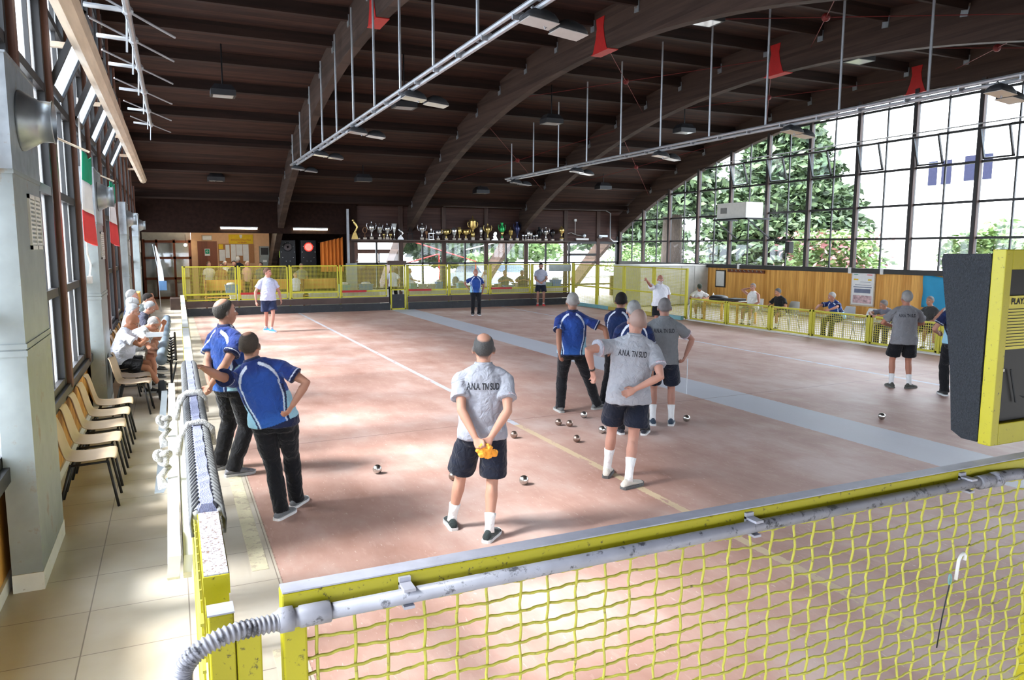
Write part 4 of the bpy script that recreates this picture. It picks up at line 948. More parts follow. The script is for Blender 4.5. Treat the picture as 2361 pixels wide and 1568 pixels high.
# ---- pale plastic chairs
def chair_proto(label, mat=M_beige, legm=M_black):
    c = thing('shell_chair', label, 'chair')
    prof = [(.245, .435), (.235, .452), (.17, .452), (.05, .436), (-.08, .438), (-.15, .455), (-.19, .50), (-.215, .58), (-.235, .68), (-.262, .78), (-.275, .815), (-.285, .815)]
    R = []
    for i, (y, z) in enumerate(prof):
        w = .215 if i < 5 else (.205 if i < 9 else (.17 if i < 11 else .15)); ring = []
        for k in range(13):
            t = -1+k/6; e = abs(t)**3
            ring.append((t*w, y+(.03*e if i > 5 else -.01*e*(i < 2)), z+(.022*e if i < 6 else 0)))
        R.append(ring)
    q = MB(); q.rings(R, False, False); o = q.build('seat_shell', mat, c, True); s_ = o.modifiers.new('s', 'SOLIDIFY'); s_.thickness = .009; ss = o.modifiers.new('b', 'SUBSURF'); ss.levels = 1; ss.render_levels = 1
    q = MB()
    for sx in (-1, 1): q.tube([(sx*.17, .19, .43), (sx*.17, -.13, .415)], .011, 8)
    for y in (.17, -.11): q.tube([(-.17, y, .425), (.17, y, .425)], .011, 8)
    q.build('seat_frame', legm, c, True)
    for sx in (-1, 1):
        for y0, y1 in ((.18, .25), (-.12, -.24)): MB().tube([(sx*.17, y0, .43), (sx*.205, y1, 0.0)], .0125, 8).build('leg', legm, c, True)
    return c
CH = chair_proto('beige shell chair with black legs, nearest in the row by the left wall')
CH.location = (-.80, 7.80, 0); CH.rotation_euler = (0, 0, -PI/2); CH['group'] = 'beige chairs along the left wall'
for i, (y, lb) in enumerate(((8.46, 'second from the camera in the row by the left wall'), (9.12, 'middle one of the row of five by the left wall'), (9.78, 'fourth from the camera in the row by the left wall'), (10.44, 'last of the row of five, next to the second duct'))):
    copy_tree(CH, (-.80+.01*i, y, 0), -PI/2+.04*((i % 2)-.5), 'beige shell chair, '+lb)
copy_tree(CH, (-.60, 11.95, 0), -PI/2-.1, 'beige shell chair standing beside the bald man who reads'); copy_tree(CH, (-.61, 12.5, 0), -PI/2+.05, 'beige shell chair between an empty chair and the bald reader')
LS = [13.42, 14.20, 15.0, 15.95, 16.9, 17.8, 18.7]
for y, lb in zip(LS, ('under the bald man who reads', 'under the man bending forward in a white shirt', 'under the grey-haired man in a checked shirt', 'under the spectator with the white cap', 'under the spectator in dark clothes', 'under the spectator with light grey hair', 'under the dark-haired spectator touching the head')):
    copy_tree(CH, (-.80, y, 0), -PI/2, 'beige shell chair '+lb)
CW = chair_proto('white plastic chair under the man in the white sleeveless shirt', M_whitep, M_steel); CW.location = (16.75, 18.15, 0); CW.rotation_euler = (0, 0, PI/2); CW['group'] = 'pale chairs behind the low right fence'
for x, y, rz, lb in ((16.85, 16.75, PI/2+.1, 'pale chair under the seated man in black'), (16.85, 14.75, PI/2, 'pale chair under the man in blue leaning on the fence'), (16.7, 13.95, PI/2-.2, 'empty pale chair between the men in blue and in grey'), (16.75, 12.95, PI/2, 'pale chair under the man in grey leaning on the fence'), (16.8, 11.5, PI/2, 'pale chair under the man in the white sleeveless shirt by the banner'), (16.9, 12.2, PI/2, 'pale chair under the spectator hidden behind the standing man'), (16.5, 20.75, PI/2+.8, 'pale chair at the table under the man in the green cap')):
    copy_tree(CW, (x, y, 0), rz, lb)
# ---- right side table with bags
tb = thing('table', 'wooden table with dark bags behind the low right fence', 'table', (16.65, 19.25, 0))
MB().box(-.42, .42, -.95, .8, .69, .72).build('table_top', M_pine, tb, bevel=.004)
MB().box(-.38, .38, -.9, .75, .60, .69).build('apron', M_pine, tb)
for a in (-.37, .37):
    for b_ in (-.88, .73): MB().box(a-.03, a+.03, b_-.03, b_+.03, 0, .62).build('leg', M_pine, tb)
q = MB(); q.rings([[(16.3+.33*math.cos(a)*k, 19.3+.30*math.sin(a)*k, z) for a in [2*PI*i/16 for i in range(16)]] for k, z in ((.9, .72), (1, .76), (.95, .83), (.7, .87), (.3, .89))]); tag(q.build('sports_bag', M_black, None, True), 'soft black bag lying on the table behind the low fence', 'bag')
tag(MB().box(16.25, 16.75, 18.5, 19.0, .72, .81).build('flat_case', M_black, bevel=.015), 'flat black case beside the soft bag on the table', 'case')
q = MB(); q.lathe([(.03, 0), (.033, .02), (.033, .14), (.014, .18), (.014, .21)], 12, (16.45, 19.75, .72)); tag(q.build('water_bottle', M_lens, None, True), 'clear bottle standing on the table next to the man in the cap', 'bottle')
tag(MB().box(16.4, 16.7, 18.35, 18.47, .72, .735).build('paper_sheet', M_paper), 'white sheet of paper at the table end', 'paper')
# ---- wall things on the right
po = thing('poster_board', 'white notice board poster between the seated men on the pine wall', 'poster', (20.97, 17.65, 1.1))
MB().box(-.03, .0, -.47, .47, -.60, .62).build('frame', M_beam, po); MB().box(-.035, -.03, -.43, .43, -.55, .52).build('sheet', M_paper, po)
q = MB(); q.box(-.038, -.035, -.32, .32, -.16, -.02); q.box(-.038, -.035, -.36, .36, .02, .05); q.box(-.038, -.035, -.34, .30, .10, .115); q.box(-.038, -.035, -.3, .1, .20, .21); q.build('dark_print', pmat('print_blue', (.15, .17, .25), .8), po)
q = MB(); q.box(-.038, -.035, -.38, .36, -.5, -.24); q.build('picture', pmat('print_pink', (.55, .38, .40), .8, var=.5, scale=9), po)
q = MB(); q.box(-.038, -.035, .2, .36, .44, .46); q.build('green_heading', M_green_f, po); q = MB(); q.box(-.038, -.035, -.36, -.16, .44, .46); q.build('red_heading', M_red_f, po)
q = MB(); q.box(-.038, -.035, .18, .36, .26, .31); q.box(-.038, -.035, -.34, -.2, .26, .31); q.build('yellow_box', M_ybann, po)
bn = MB(); R = []
for i in range(12): R.append([(20.93-.02*math.sin(i*.8+j), 15.45-.9*j/6, 1.64-1.0*i/11-.02*j) for j in range(7)])
bn.rings(R, False, False); o = bn.build('blue_banner', M_cyan, None, True); o.modifiers.new('s', 'SOLIDIFY').thickness = .01; tag(o, 'plain blue cloth banner on the pine wall behind the standing man', 'banner')
ck = thing('coat_rack', 'long wooden coat rack under the right windows', 'rack', (20.96, 23.25, 1.5)); MB().box(-.03, 0, -1.05, 1.05, -.06, .06).build('board', M_doorw, ck)
for k in range(9): q = MB(); q.tube([(-.03, -.95+k*.237, 0), (-.08, -.95+k*.237, -.01), (-.10, -.95+k*.237, .03)], .014, 6); q.ball((-.10, -.95+k*.237, .035), .024, 8, 6); q.build('hook', M_steel, ck, True)
mi = thing('wall_mirror', 'narrow framed mirror at the far end of the pine wall', 'mirror', (20.97, 24.75, 1.15)); MB().box(-.03, 0, -.30, .30, -.36, .36).build('frame', M_frame, mi); MB().box(-.034, -.03, -.25, .25, -.31, .31).build('mirror_glass', M_lens, mi)
wd = thing('storage_cabinet', 'tall grey storage cabinet with pale side behind the right mesh panels', 'cabinet', (18.5, 25.6, 0))
MB().box(-1.0, 2.45, .0, 2.0, .05, 1.68).build('body', pmat('grey_laminate', (.42, .42, .40), .5, var=.1, scale=3), wd)
for k in range(5): MB().box(-1.0+k*.69+.01, -1.0+(k+1)*.69-.01, -.02, 0, .08, 1.65).build('door', pmat('grey_door', (.44, .44, .42), .5, var=.12, scale=4), wd)
MB().box(-1.02, 2.47, -.03, 2.02, 1.68, 1.71).build('top', M_whitep, wd); MB().box(2.45, 2.47, -.02, 2.0, .05, 1.68).build('side_panel', M_whitep, wd); MB().box(-.95, 2.4, .05, 1.95, 0, .05).build('plinth', M_black, wd)
ac = thing('air_conditioner', 'white air conditioner box on a bracket in front of the right windows', 'air conditioner', (20.25, 22.95, 3.56))
MB().box(-.42, .42, -.82, .82, 0, .60).build('housing', M_whitep, ac, bevel=.015); MB().box(-.43, -.42, .25, .60, .2, .42).build('grille', pmat('grille_grey', (.2, .2, .2), .6), ac)
q = MB(); q.box(-.5, .72, -.95, -.89, -.06, 0); q.box(-.5, .72, .89, .95, -.06, 0); q.bar((-.45, -.92, -.03), (.70, -.92, -.75), .04, .04); q.bar((-.45, .92, -.03), (.70, .92, -.75), .04, .04); q.box(-.5, -.44, -.95, .95, -.05, 0); q.build('bracket', M_blackm, ac)
sk = thing('wall_speaker', 'small black loudspeaker on a window post under the air conditioner', 'speaker', (20.72, 20.75, 2.25)); MB().box(-.12, .10, -.10, .10, 0, .42).build('case', M_black, sk, bevel=.01); MB().box(.10, .18, -.02, .02, .18, .24).build('arm', M_blackm, sk)
for y, lb in ((23.6, 'small white socket box under the windows near the coat rack'), (18.15, 'small white socket box above the poster'), (16.9, 'small white socket box right of the poster')):
    tag(MB().box(20.86, 20.96, y-.06, y+.06, 1.58, 1.78).build('socket_box', M_white, bevel=.008), lb, 'socket')
# ---- lighting rails
def rail(x, ys, y0, y1, z, name, lamps):
    r_ = thing('lamp_rail', name, 'rail', (0, 0, 0))
    q = MB()
    for dx, dz in ((-.04, .03), (.05, -.03)): q.tube([(x+dx, y0, z+dz), (x+dx, y1, z+dz)], .035, 8)
    k = y0
    while k < y1: q.box(x-.07, x+.08, k-.015, k+.015, z-.05, z+.05); k += 1.0
    q.build('twin_bars', M_steel, r_)
    for y in ys: MB().tube([(x, y, z), (x, y, deckz(y)-.28)], .024, 6).build('hanger_rod', M_steel, r_)
    for y, lb in lamps:
        l = thing('flood_lamp', lb, 'lamp', (x, y, z), 0, 'twin flood lamps on the ceiling rails')
        for s_, nm_ in ((-.02, 'a'), (.36, 'b')):
            q = MB(); M = Matrix.Translation((.12+s_*1.2, s_*.3, -.16-s_*.12)) @ Matrix.Rotation(.1, 4, 'Y')
            q.rings([[tuple(M @ Vector((math.copysign(abs(math.cos(a))**.5, math.cos(a))*w_, math.copysign(abs(math.sin(a))**.5, math.sin(a))*w_*.75, zz))) for a in [2*PI*i/16 for i in range(16)]] for w_, zz in ((.22, -.02), (.22, .02), (.17, .08), (.08, .13))]); q.build('reflector_housing', M_rubber, l, True)
            MB().box(-.20, .20, -.15, .15, -.03, -.022, M).build('lamp_glass', M_lens, l)
        q = MB(); q.bar((0, 0, 0), (.1, 0, -.12), .03, .03); q.tube([(.1, 0, -.06), (.2, .05, -.22), (.3, .02, -.12), (.42, .1, -.18)], .012, 6); q.build('bracket', M_steel, l)
na = ('topmost lamp pair on the left ceiling rail', 'second lamp pair from the top of the left ceiling rail', 'third lamp pair on the left ceiling rail', 'fourth lamp pair on the left ceiling rail', 'lowest and farthest lamp pair on the left ceiling rail')
rail(4.0, [26.9, 25.2, 23.3, 21.4, 19.45, 17.55, 15.6, 13.7, 11.8, 9.9, 8.0], 7.6, 27.2, 5.22, 'long twin-bar lamp rail hung below the left arch', list(zip((8.2, 13.2, 17.6, 22.3, 26.5), na)))
nb = ('lamp pair on the right ceiling rail in front of the windows, at the right edge', 'lamp pair on the right ceiling rail where it meets the arch edge', 'lit lamp pair in the middle of the right ceiling rail', 'fourth lamp pair on the right ceiling rail', 'farthest lamp pair on the right ceiling rail')
rail(12.1, [26.5, 24.6, 22.7, 20.8, 18.85, 16.9, 14.9, 13.0, 11.0, 9.1, 7.2], 5.5, 27.0, 5.05, 'long twin-bar lamp rail hung on the right in front of the big windows', list(zip((7.9, 12.3, 17.0, 21.6, 26.3), nb)))
HL = [(1.42, 20.9, 6.35, 'black flood light under the left roof bay, upper one'), (1.70, 30.6, 5.0, 'black flood light under the left roof bay, lower one'), (6.9, 28.9, 5.05, 'flood light low between the first and second arch'), (6.0, 20.2, 6.3, 'flood light behind the left lamp rail between the arches'), (11.1, 21.3, 6.4, 'flood light between the second and third arch'), (12.3, 30.1, 4.85, 'flood light low at the far end between second and third arch'), (15.2+.8, 21.0, 6.4, 'flood light just beyond the third arch'), (17.5, 28.6, 5.1, 'flood light low at the far right bay'), (9.2+1.1, 12.9, 7.15, 'big flood light at the top centre'), (15.1+.9, 14.0, 7.2, 'flood light near the crown of the third arch')]
for x, y, z, lb in HL:
    l = thing('ceiling_floodlight', lb+' of the roof', 'lamp', (x, y, z), 0, 'single flood lights on the roof'); q = MB(); q.rings([[(sx_*w_, sy_*w_*.8, zz) for sx_, sy_ in ((-1, -1), (1, -1), (1, 1), (-1, 1))] for w_, zz in ((.30, -.12), (.30, .02), (.2, .16))]); q.build('housing', M_black, l)
    MB().quad((-.24, -.20, -.122), (.24, -.20, -.122), (.24, .20, -.122), (-.24, .20, -.122)).build('lamp_glass', M_lens, l); MB().tube([(0, 0, .1), (0, 0, deckz(y)-.3-z)], .02, 6).build('stem', M_blackm, l)
# red hinge plates at the arch crowns and red wind bracing
nm = ('on the crown of the first arch from the left', 'on the crown of the second arch, hanging lowest', 'on the crown of the third arch', 'on the crown of the window arch')
for xc, lb in zip((4.25, 9.85, 15.4, 21.05), nm):
    h_ = thing('arch_hinge', 'red steel hinge plate '+lb, 'hinge', (xc, 16.15, 7.15))
    q = MB()
    for sx in (-.135, .125): q.rings([[(sx, w_, z_), (sx+.012, w_, z_), (sx+.012, -w_, z_), (sx, -w_, z_)] for w_, z_ in ((.34, -.015), (.30, .05), (.20, .3), (.15, .55), (.19, .78))])
    q.build('side_plates', M_red, h_); MB().box(-.14, .14, -.40, .40, -.03, -.012).build('bottom_plate', M_red, h_)
M_dred = pmat('dark_red_paint', (.14, .006, .005), .6)
br_ = thing('wind_bracing', 'thin red diagonal tie rods with round couplings under the roof', 'bracing', (0, 0, 0))
for xa, xb in ((9.98, 15.28), (15.5, 20.9)):
    for ya, yb in ((9.0, 14.9), (16.5, 22.4), (24.2, 30.0)):
        za = deckz(ya)-.5; zb = deckz(yb)-.5; q = MB(); q.tube([(xa, ya, za), (xb, yb, zb)], .009, 5); q.tube([(xa, yb, zb), (xb, ya, za)], .009, 5); c_ = ((xa+xb)/2, (ya+yb)/2, (za+zb)/2); q.ball(c_, .09, 10, 8); q.build('tie_rods', M_dred, br_)
# far wall conduit, lamp box, vents
q = MB(); q.tube([(4.4, 32.42, 4.32), (10.7, 32.42, 4.32)], .025, 6); q.tube([(11.4, 32.42, 4.30), (20.0, 32.42, 4.30), (20.3, 32.42, 4.15), (20.3, 32.42, 2.9), (20.5, 32.42, 2.75), (20.75, 32.42, 2.75)], .03, 8); tag(q.build('wall_conduit', M_steel), 'grey conduit running high along the dark far wall', 'pipe')
tag(MB().box(18.4, 19.1, 32.50, 32.58, 2.80, 2.90).build('emergency_light', M_white), 'white emergency light above the far exit door', 'lamp')
q = MB(); q.box(18.28, 18.40, 32.5, 32.58, 3.72, 3.84); q.tube([(18.34, 32.55, 3.72), (18.34, 32.55, 3.1)], .012, 5); tag(q.build('junction_box', M_white), 'small white junction box on the far planked wall', 'box')
q = MB(); q.tube([(17.9, 32.5, 3.12), (18.1, 32.5, 3.16), (18.4, 32.5, 3.05), (18.8, 32.5, 3.0)], .015, 5); q.ball((18.85, 32.5, 3.02), (.1, .04, .1), 8, 6); tag(q.build('wall_fan', M_steel), 'small wall fan with curved arm right of the trophy shelf', 'fan')
q = MB(); q.box(19.7, 20.2, 32.48, 32.56, 2.96, 3.06); q.ball((19.75, 32.48, 2.94), (.13, .08, .05), 8, 6); tag(q.build('wall_lamp', M_steel), 'dark wall lamp near the far right corner conduit', 'lamp')
sc = thing('projection_pole', 'grey upright steel box post left of the trophies', 'post', (7.02, 32.40, 0)); MB().box(-.05, .05, -.05, .05, 1.7, 4.05).build('post', M_steel, sc); MB().box(-.12, .35, -.1, .02, .0, 1.72).build('cabinet', M_galvp, sc)
# fluorescent tubes, plus an added fill light for the bar
for x, lb in ((2.6, 'left fluorescent tube above the bar'), (5.45, 'right fluorescent tube above the darts machines')):
    l = thing('fluorescent_or_fill_lamp', lb, 'lamp', (x, 32.42, 3.16), 0, 'fluorescent tubes at the bar'); MB().box(-.72, .72, -.04, .04, .03, .07).build('fitting', M_white, l); q = MB(); q.tube([(-.70, 0, 0), (.70, 0, 0)], .03, 10); q.build('tube', M_lamp, l, True)
for x, z in ((.2, 2.5),):
    l = thing('globe_lamp', 'small round glowing lamp behind the glazed bar door', 'lamp', (x, 37.6, z)); q = MB(); q.ball((.45, 0, .0), .07, 12, 8); q.build('globe', M_bulb, l, True); MB().tube([(.45, 0, .05), (.45, 0, .48)], .01, 5).build('cord', M_blackm, l)
l = thing('fluorescent_or_fill_lamp', 'added fill light, a glowing tube hidden above the bar behind the dark beam', 'lamp', (2.3, 34.6, 3.15)); MB().box(-1.2, 1.2, -.05, .05, .03, .10).build('fitting', M_white, l); q = MB(); q.tube([(-1.15, 0, 0), (1.15, 0, 0)], .035, 10); q.build('tube', emit('bar_fill_glow', (1, .88, .66), 22), l, True)  # added fill light to brighten the bar, kept out of view behind the beam
# bar wall items
pc = thing('framed_picture', 'small framed picture above the brown bar door', 'picture', (1.60, 37.96, 2.84)); MB().box(-.22, .22, -.03, .0, -.12, .12).build('frame', M_beam, pc); MB().box(-.19, .19, -.035, -.03, -.09, .09).build('print', M_paper, pc)
bn = thing('club_banner', 'yellow banner with red writing above the notice board', 'banner', (3.10, 37.97, 2.79)); MB().box(-.55, .55, -.015, 0, -.22, .22).build('cloth', M_ybann, bn)
def textobj(body, size, mat, loc, parent, sx=1.0, rz=0, off=.001, name='lettering'):
    cu = bpy.data.curves.new('t', 'FONT'); cu.body = body; cu.size = size; cu.align_x = 'CENTER'; cu.offset = off
    t_ = bpy.data.objects.new('t', cu); COL.objects.link(t_); dg = bpy.context.evaluated_depsgraph_get(); dg.update(); tm = bpy.data.meshes.new_from_object(t_.evaluated_get(dg)); bpy.data.objects.remove(t_)
    tm.transform(Matrix.Translation(loc) @ Matrix.Rotation(rz, 4, 'Z') @ Matrix.Rotation(PI/2, 4, 'X') @ Matrix.Scale(sx, 4, (1, 0, 0))); tm.materials.clear(); tm.materials.append(mat)
    return link(bpy.data.objects.new(name, tm), parent)
textobj('UNIONE NAZIONALE ITALIA', .085, M_red, (0, -.02, -.07), bn, .85); textobj('VETERANI', .09, M_red, (.05, -.02, -.19), bn, 1.0)
q = MB(); q.poly([(-.06, -.02, .20), (-.06, -.02, .10), (0, -.02, .02), (.06, -.02, .10), (.06, -.02, .20)]); q.build('crest', M_paper, bn)
nb_ = thing('notice_board', 'cork notice board covered with white sheets in the bar', 'board', (2.85, 37.97, 2.12)); MB().box(-.78, .82, -.03, 0, -.46, .44).build('cork', M_cork, nb_)
for x0, x1, z0, z1 in ((-.74, -.48, -.36, .16), (-.46, -.28, -.22, .40), (-.22, .0, -.40, .42), (.02, .30, -.12, .42), (.32, .58, -.38, .42)): MB().box(x0, x1, -.036, -.03, z0, z1).build('sheet', M_paper, nb_)
MB().box(-.76, -.56, -.037, -.03, .20, .42).build('yellow_note', M_ybann, nb_)
tv = thing('coin_machine', 'grey machine with dark screen at the right of the bar wall', 'machine', (4.10, 37.6, 0)); MB().box(-.20, .22, -.1, .3, 0, 2.45).build('case', M_galvp, tv); MB().box(-.16, .18, -.11, -.1, 2.05, 2.38).build('screen', M_black, tv); MB().box(-.08, .1, -.115, -.11, 1.7, 1.8).build('plate', M_paper, tv)
tag(MB().box(4.36, 4.62, 34.2, 34.24, 1.95, 2.32).build('green_sheet', pmat('lime_paper', (.35, .45, .05), .8)), 'lime green paper sheet on the dark post beside the bar', 'paper')
for i, x in enumerate((4.72, 5.62)):
    d = thing('darts_machine', ('dark darts machine with an unlit board, left one' if i == 0 else 'dark darts machine with a glowing red round board, right one'), 'machine', (x, 34.2, 0), 0, 'darts machines'); MB().box(-.33, .33, -.1, .35, 0, 2.72).build('cabinet', M_black, d, bevel=.01)
    q = MB(); M = Matrix.Translation((0, -.10, 2.42)) @ Matrix.Rotation(PI/2, 4, 'X'); q.lathe([(.20, 0), (.20, .03), (.17, .035)], 24, M=M); q.build('board_ring', M_black if i == 0 else emit('red_ring', (.9, .05, .03), .25), d, True)
    for r_ in (.16, .08):
        q = MB(); q.lathe([(r_, .034), (r_, .04), (r_-.03, .041)], 24, M=M); q.build('board_band', pmat('band', (.08, .06, .06), .6) if i == 0 else emit('pink_band', (.9, .25, .2), .3), d, True)
    q = MB()
    for k in range(10): a = k*2*PI/10; q.ball((.28*math.cos(a), -.11, 2.2+.42*math.sin(a)), .016, 6, 4)
    q.build('display_dots', M_paper, d)
cu_ = MB(); R = []
for i in range(9): R.append([(5.98+1.0*j/36, 33.2+.05*math.sin(j*1.05), 1.35+(2.62-1.35)*i/8+(.25*j/36)*i/8) for j in range(37)])
cu_.rings(R, False, False); o = cu_.build('curtain', M_curtain, None, True); o.modifiers.new('s', 'SOLIDIFY').thickness = .01; tag(o, 'short orange pleated curtain left of the trophy windows', 'curtain')
tag(MB().tube([(5.9, 33.2, 2.62), (7.05, 33.2, 2.88)], .015, 6).build('curtain_rod', M_blackm), 'thin curtain rod holding the orange curtain', 'rod')
# feather flag and clutter left far
ff = thing('feather_flag', 'tall narrow white and blue feather flag at the far left', 'flag', (-.42, 30.6, 0)); MB().tube([(0, 0, 0), (-.03, 0, 1.6), (-.16, 0, 2.5)], .012, 6).build('pole', M_steel, ff)
q = MB(); q.rings([[(-.02-.10*max(0, z-1.7), -.01, z), (-.02-.10*max(0, z-1.7), .01, z), (-.02-.10*max(0, z-1.7)+w_, .01, z), (-.02-.10*max(0, z-1.7)+w_, -.01, z)] for z, w_ in ((1.15, .18), (1.5, .16), (2.0, .10), (2.45, .04))]).build('white_sail', M_paper, ff); MB().box(-.02, .24, -.012, .012, .80, 1.15).build('blue_end', M_blue, ff)
q = MB(); q.box(-.1, .5, 31.2, 32.0, 0, .45); tag(q.build('storage_crate', M_brownb, bevel=.02), 'brown crate stack on the floor beside the feather flag', 'crate'); tag(MB().box(-1.14, -.9, 24.5, 25.6, 0, 1.05).build('wooden_box', M_pine), 'orange wooden box against the left wall past the spectators', 'box')
# low white benches and crates behind the far fence
for a, b_, lb in ((1.9, 4.6, 'low white counter behind the left panels of the far fence'), (4.8, 7.6, 'low white counter behind the middle of the far fence'), (8.6, 12.0, 'low white counter right of the narrow gate'), (12.2, 15.9, 'low white counter behind the man with red shoes')):
    t_ = thing('counter', lb, 'counter', (0, 0, 0), 0, 'white counters behind the far fence'); MB().box(a, b_, 29.2, 29.8, .62, .66).build('counter_top', M_whitep, t_); MB().box(a+.05, b_-.05, 29.25, 29.75, 0, .62).build('front', M_plaster, t_)
CR = [(2.0, .42, .36, 'b', 'blue water crate on the far counter, leftmost'), (6.18, .42, .30, 't', 'teal crate on the counter left of the blue crate'), (7.05, .5, .30, 'b', 'blue crate with white lid left of the gate'), (9.0, .28, .30, 't', 'teal crate right of the gate'), (9.42, .36, .22, 'w', 'white bucket right of the gate, left one'), (9.80, .34, .22, 'w', 'white bucket right of the gate, right one'), (10.12, .24, .34, 'b', 'blue bin beside the white buckets'), (11.1, .34, .28, 't', 'teal crate behind the man in blue and black'), (15.2, .34, .22, 't', 'small teal crate right of the man with red shoes'), (15.62, .42, .34, 'b', 'blue crate with a cloth right of the man with red shoes'), (13.3, .4, .14, 'b', 'flat blue crate beside the seated pair behind the fence')]
for x, w_, h_, c_, lb in CR:
    m_ = {'b': M_blue, 't': M_teal, 'w': M_white}[c_]; y0 = 29.3
    t_ = thing('crate' if c_ != 'w' else 'bucket', lb, 'crate' if c_ != 'w' else 'bucket', (x, y0, .66)); q = MB()
    if c_ == 'w': q.lathe([(w_*.42, 0), (w_*.5, h_), (w_*.53, h_), (w_*.53, h_+.03), (.02, h_+.035)], 16, (0, .15, 0)); q.build('body', m_, t_, True)
    else:
        q.rings([[(-w_*.46, 0, 0), (w_*.46, 0, 0), (w_*.46, .3, 0), (-w_*.46, .3, 0)], [(-w_*.5, -.02, h_), (w_*.5, -.02, h_), (w_*.5, .32, h_), (-w_*.5, .32, h_)]]); q.box(-w_*.53, w_*.53, -.035, .335, h_-.04, h_); q.build('body', m_, t_)
        if h_ > .26: q = MB(); q.ball((0, .15, h_+.02), (w_*.42, .14, .07), 10, 6); q.build('contents', M_paper, t_, True)
# trophies
SH = 2.76
sh = MB(); sh.box(7.12, 17.95, 32.12, 32.58, SH-.05, SH); tag(sh.build('trophy_shelf', M_brownb), 'long dark shelf full of trophies above the far windows', 'shelf')
TP = [(818, 45, 'figure', 'gold'), (827, 14, 'mini', 'dark'), (839, 30, 'ringcup', 'bronze'), (853, 42, 'cup', 'silver'), (870, 38, 'lidded', 'silver'), (879, 13, 'mini', 'gold'), (886, 38, 'cup', 'silver'), (893, 13, 'mini', 'gold'), (901, 36, 'flute', 'glass'), (914, 24, 'figure', 'silver'), (935, 31, 'stand', 'dark'), (961, 40, 'cup', 'silver'), (971, 20, 'mini', 'bronze'), (981, 34, 'statue', 'silver'), (997, 26, 'bowl', 'silver'), (1015, 28, 'bowl', 'gold'), (1033, 31, 'vase', 'silver'), (1045, 31, 'goblet', 'gold'), (1060, 29, 'bowl', 'gold'), (1076, 58, 'grand', 'gold'), (1095, 31, 'goblet', 'silver'), (1111, 41, 'cup', 'gold'), (1128, 20, 'plaque', 'silver'), (1145, 44, 'vaseh', 'green'), (1166, 33, 'lidded', 'gold'), (1182, 47, 'vaseh', 'navy'), (1196, 15, 'mini', 'silver'), (1203, 15, 'mini', 'silver'), (1209, 25, 'goblet', 'silver'), (1216, 22, 'goblet', 'silver'), (1223, 13, 'mini', 'silver'), (1230, 17, 'goblet', 'silver'), (1237, 34, 'vaseh', 'dark'), (1253, 35, 'cup', 'silver'), (1270, 29, 'vase', 'black'), (1293, 38, 'globe', 'gold')]
MM = {'gold': M_gold, 'silver': M_silver, 'dark': M_blackm, 'bronze': M_bronze, 'green': M_greenc, 'navy': M_navyc, 'black': M_blkc, 'glass': M_lens}
kd = {'figure': 'leaning figure trophy', 'mini': 'tiny trophy cup', 'ringcup': 'ring-shaped trophy', 'cup': 'two-handled trophy cup', 'lidded': 'lidded trophy cup', 'flute': 'flared glass trophy', 'stand': 'open frame trophy', 'statue': 'winged figure trophy on columns', 'bowl': 'wide bowl trophy with handles', 'vase': 'rounded vase trophy', 'goblet': 'goblet trophy', 'grand': 'largest trophy with lid and columns', 'plaque': 'cut-out plaque trophy', 'vaseh': 'tall vase trophy with handles', 'globe': 'round globe trophy'}
ordn = 'first second third fourth fifth sixth seventh eighth ninth tenth eleventh twelfth thirteenth fourteenth fifteenth sixteenth seventeenth eighteenth nineteenth twentieth'.split()
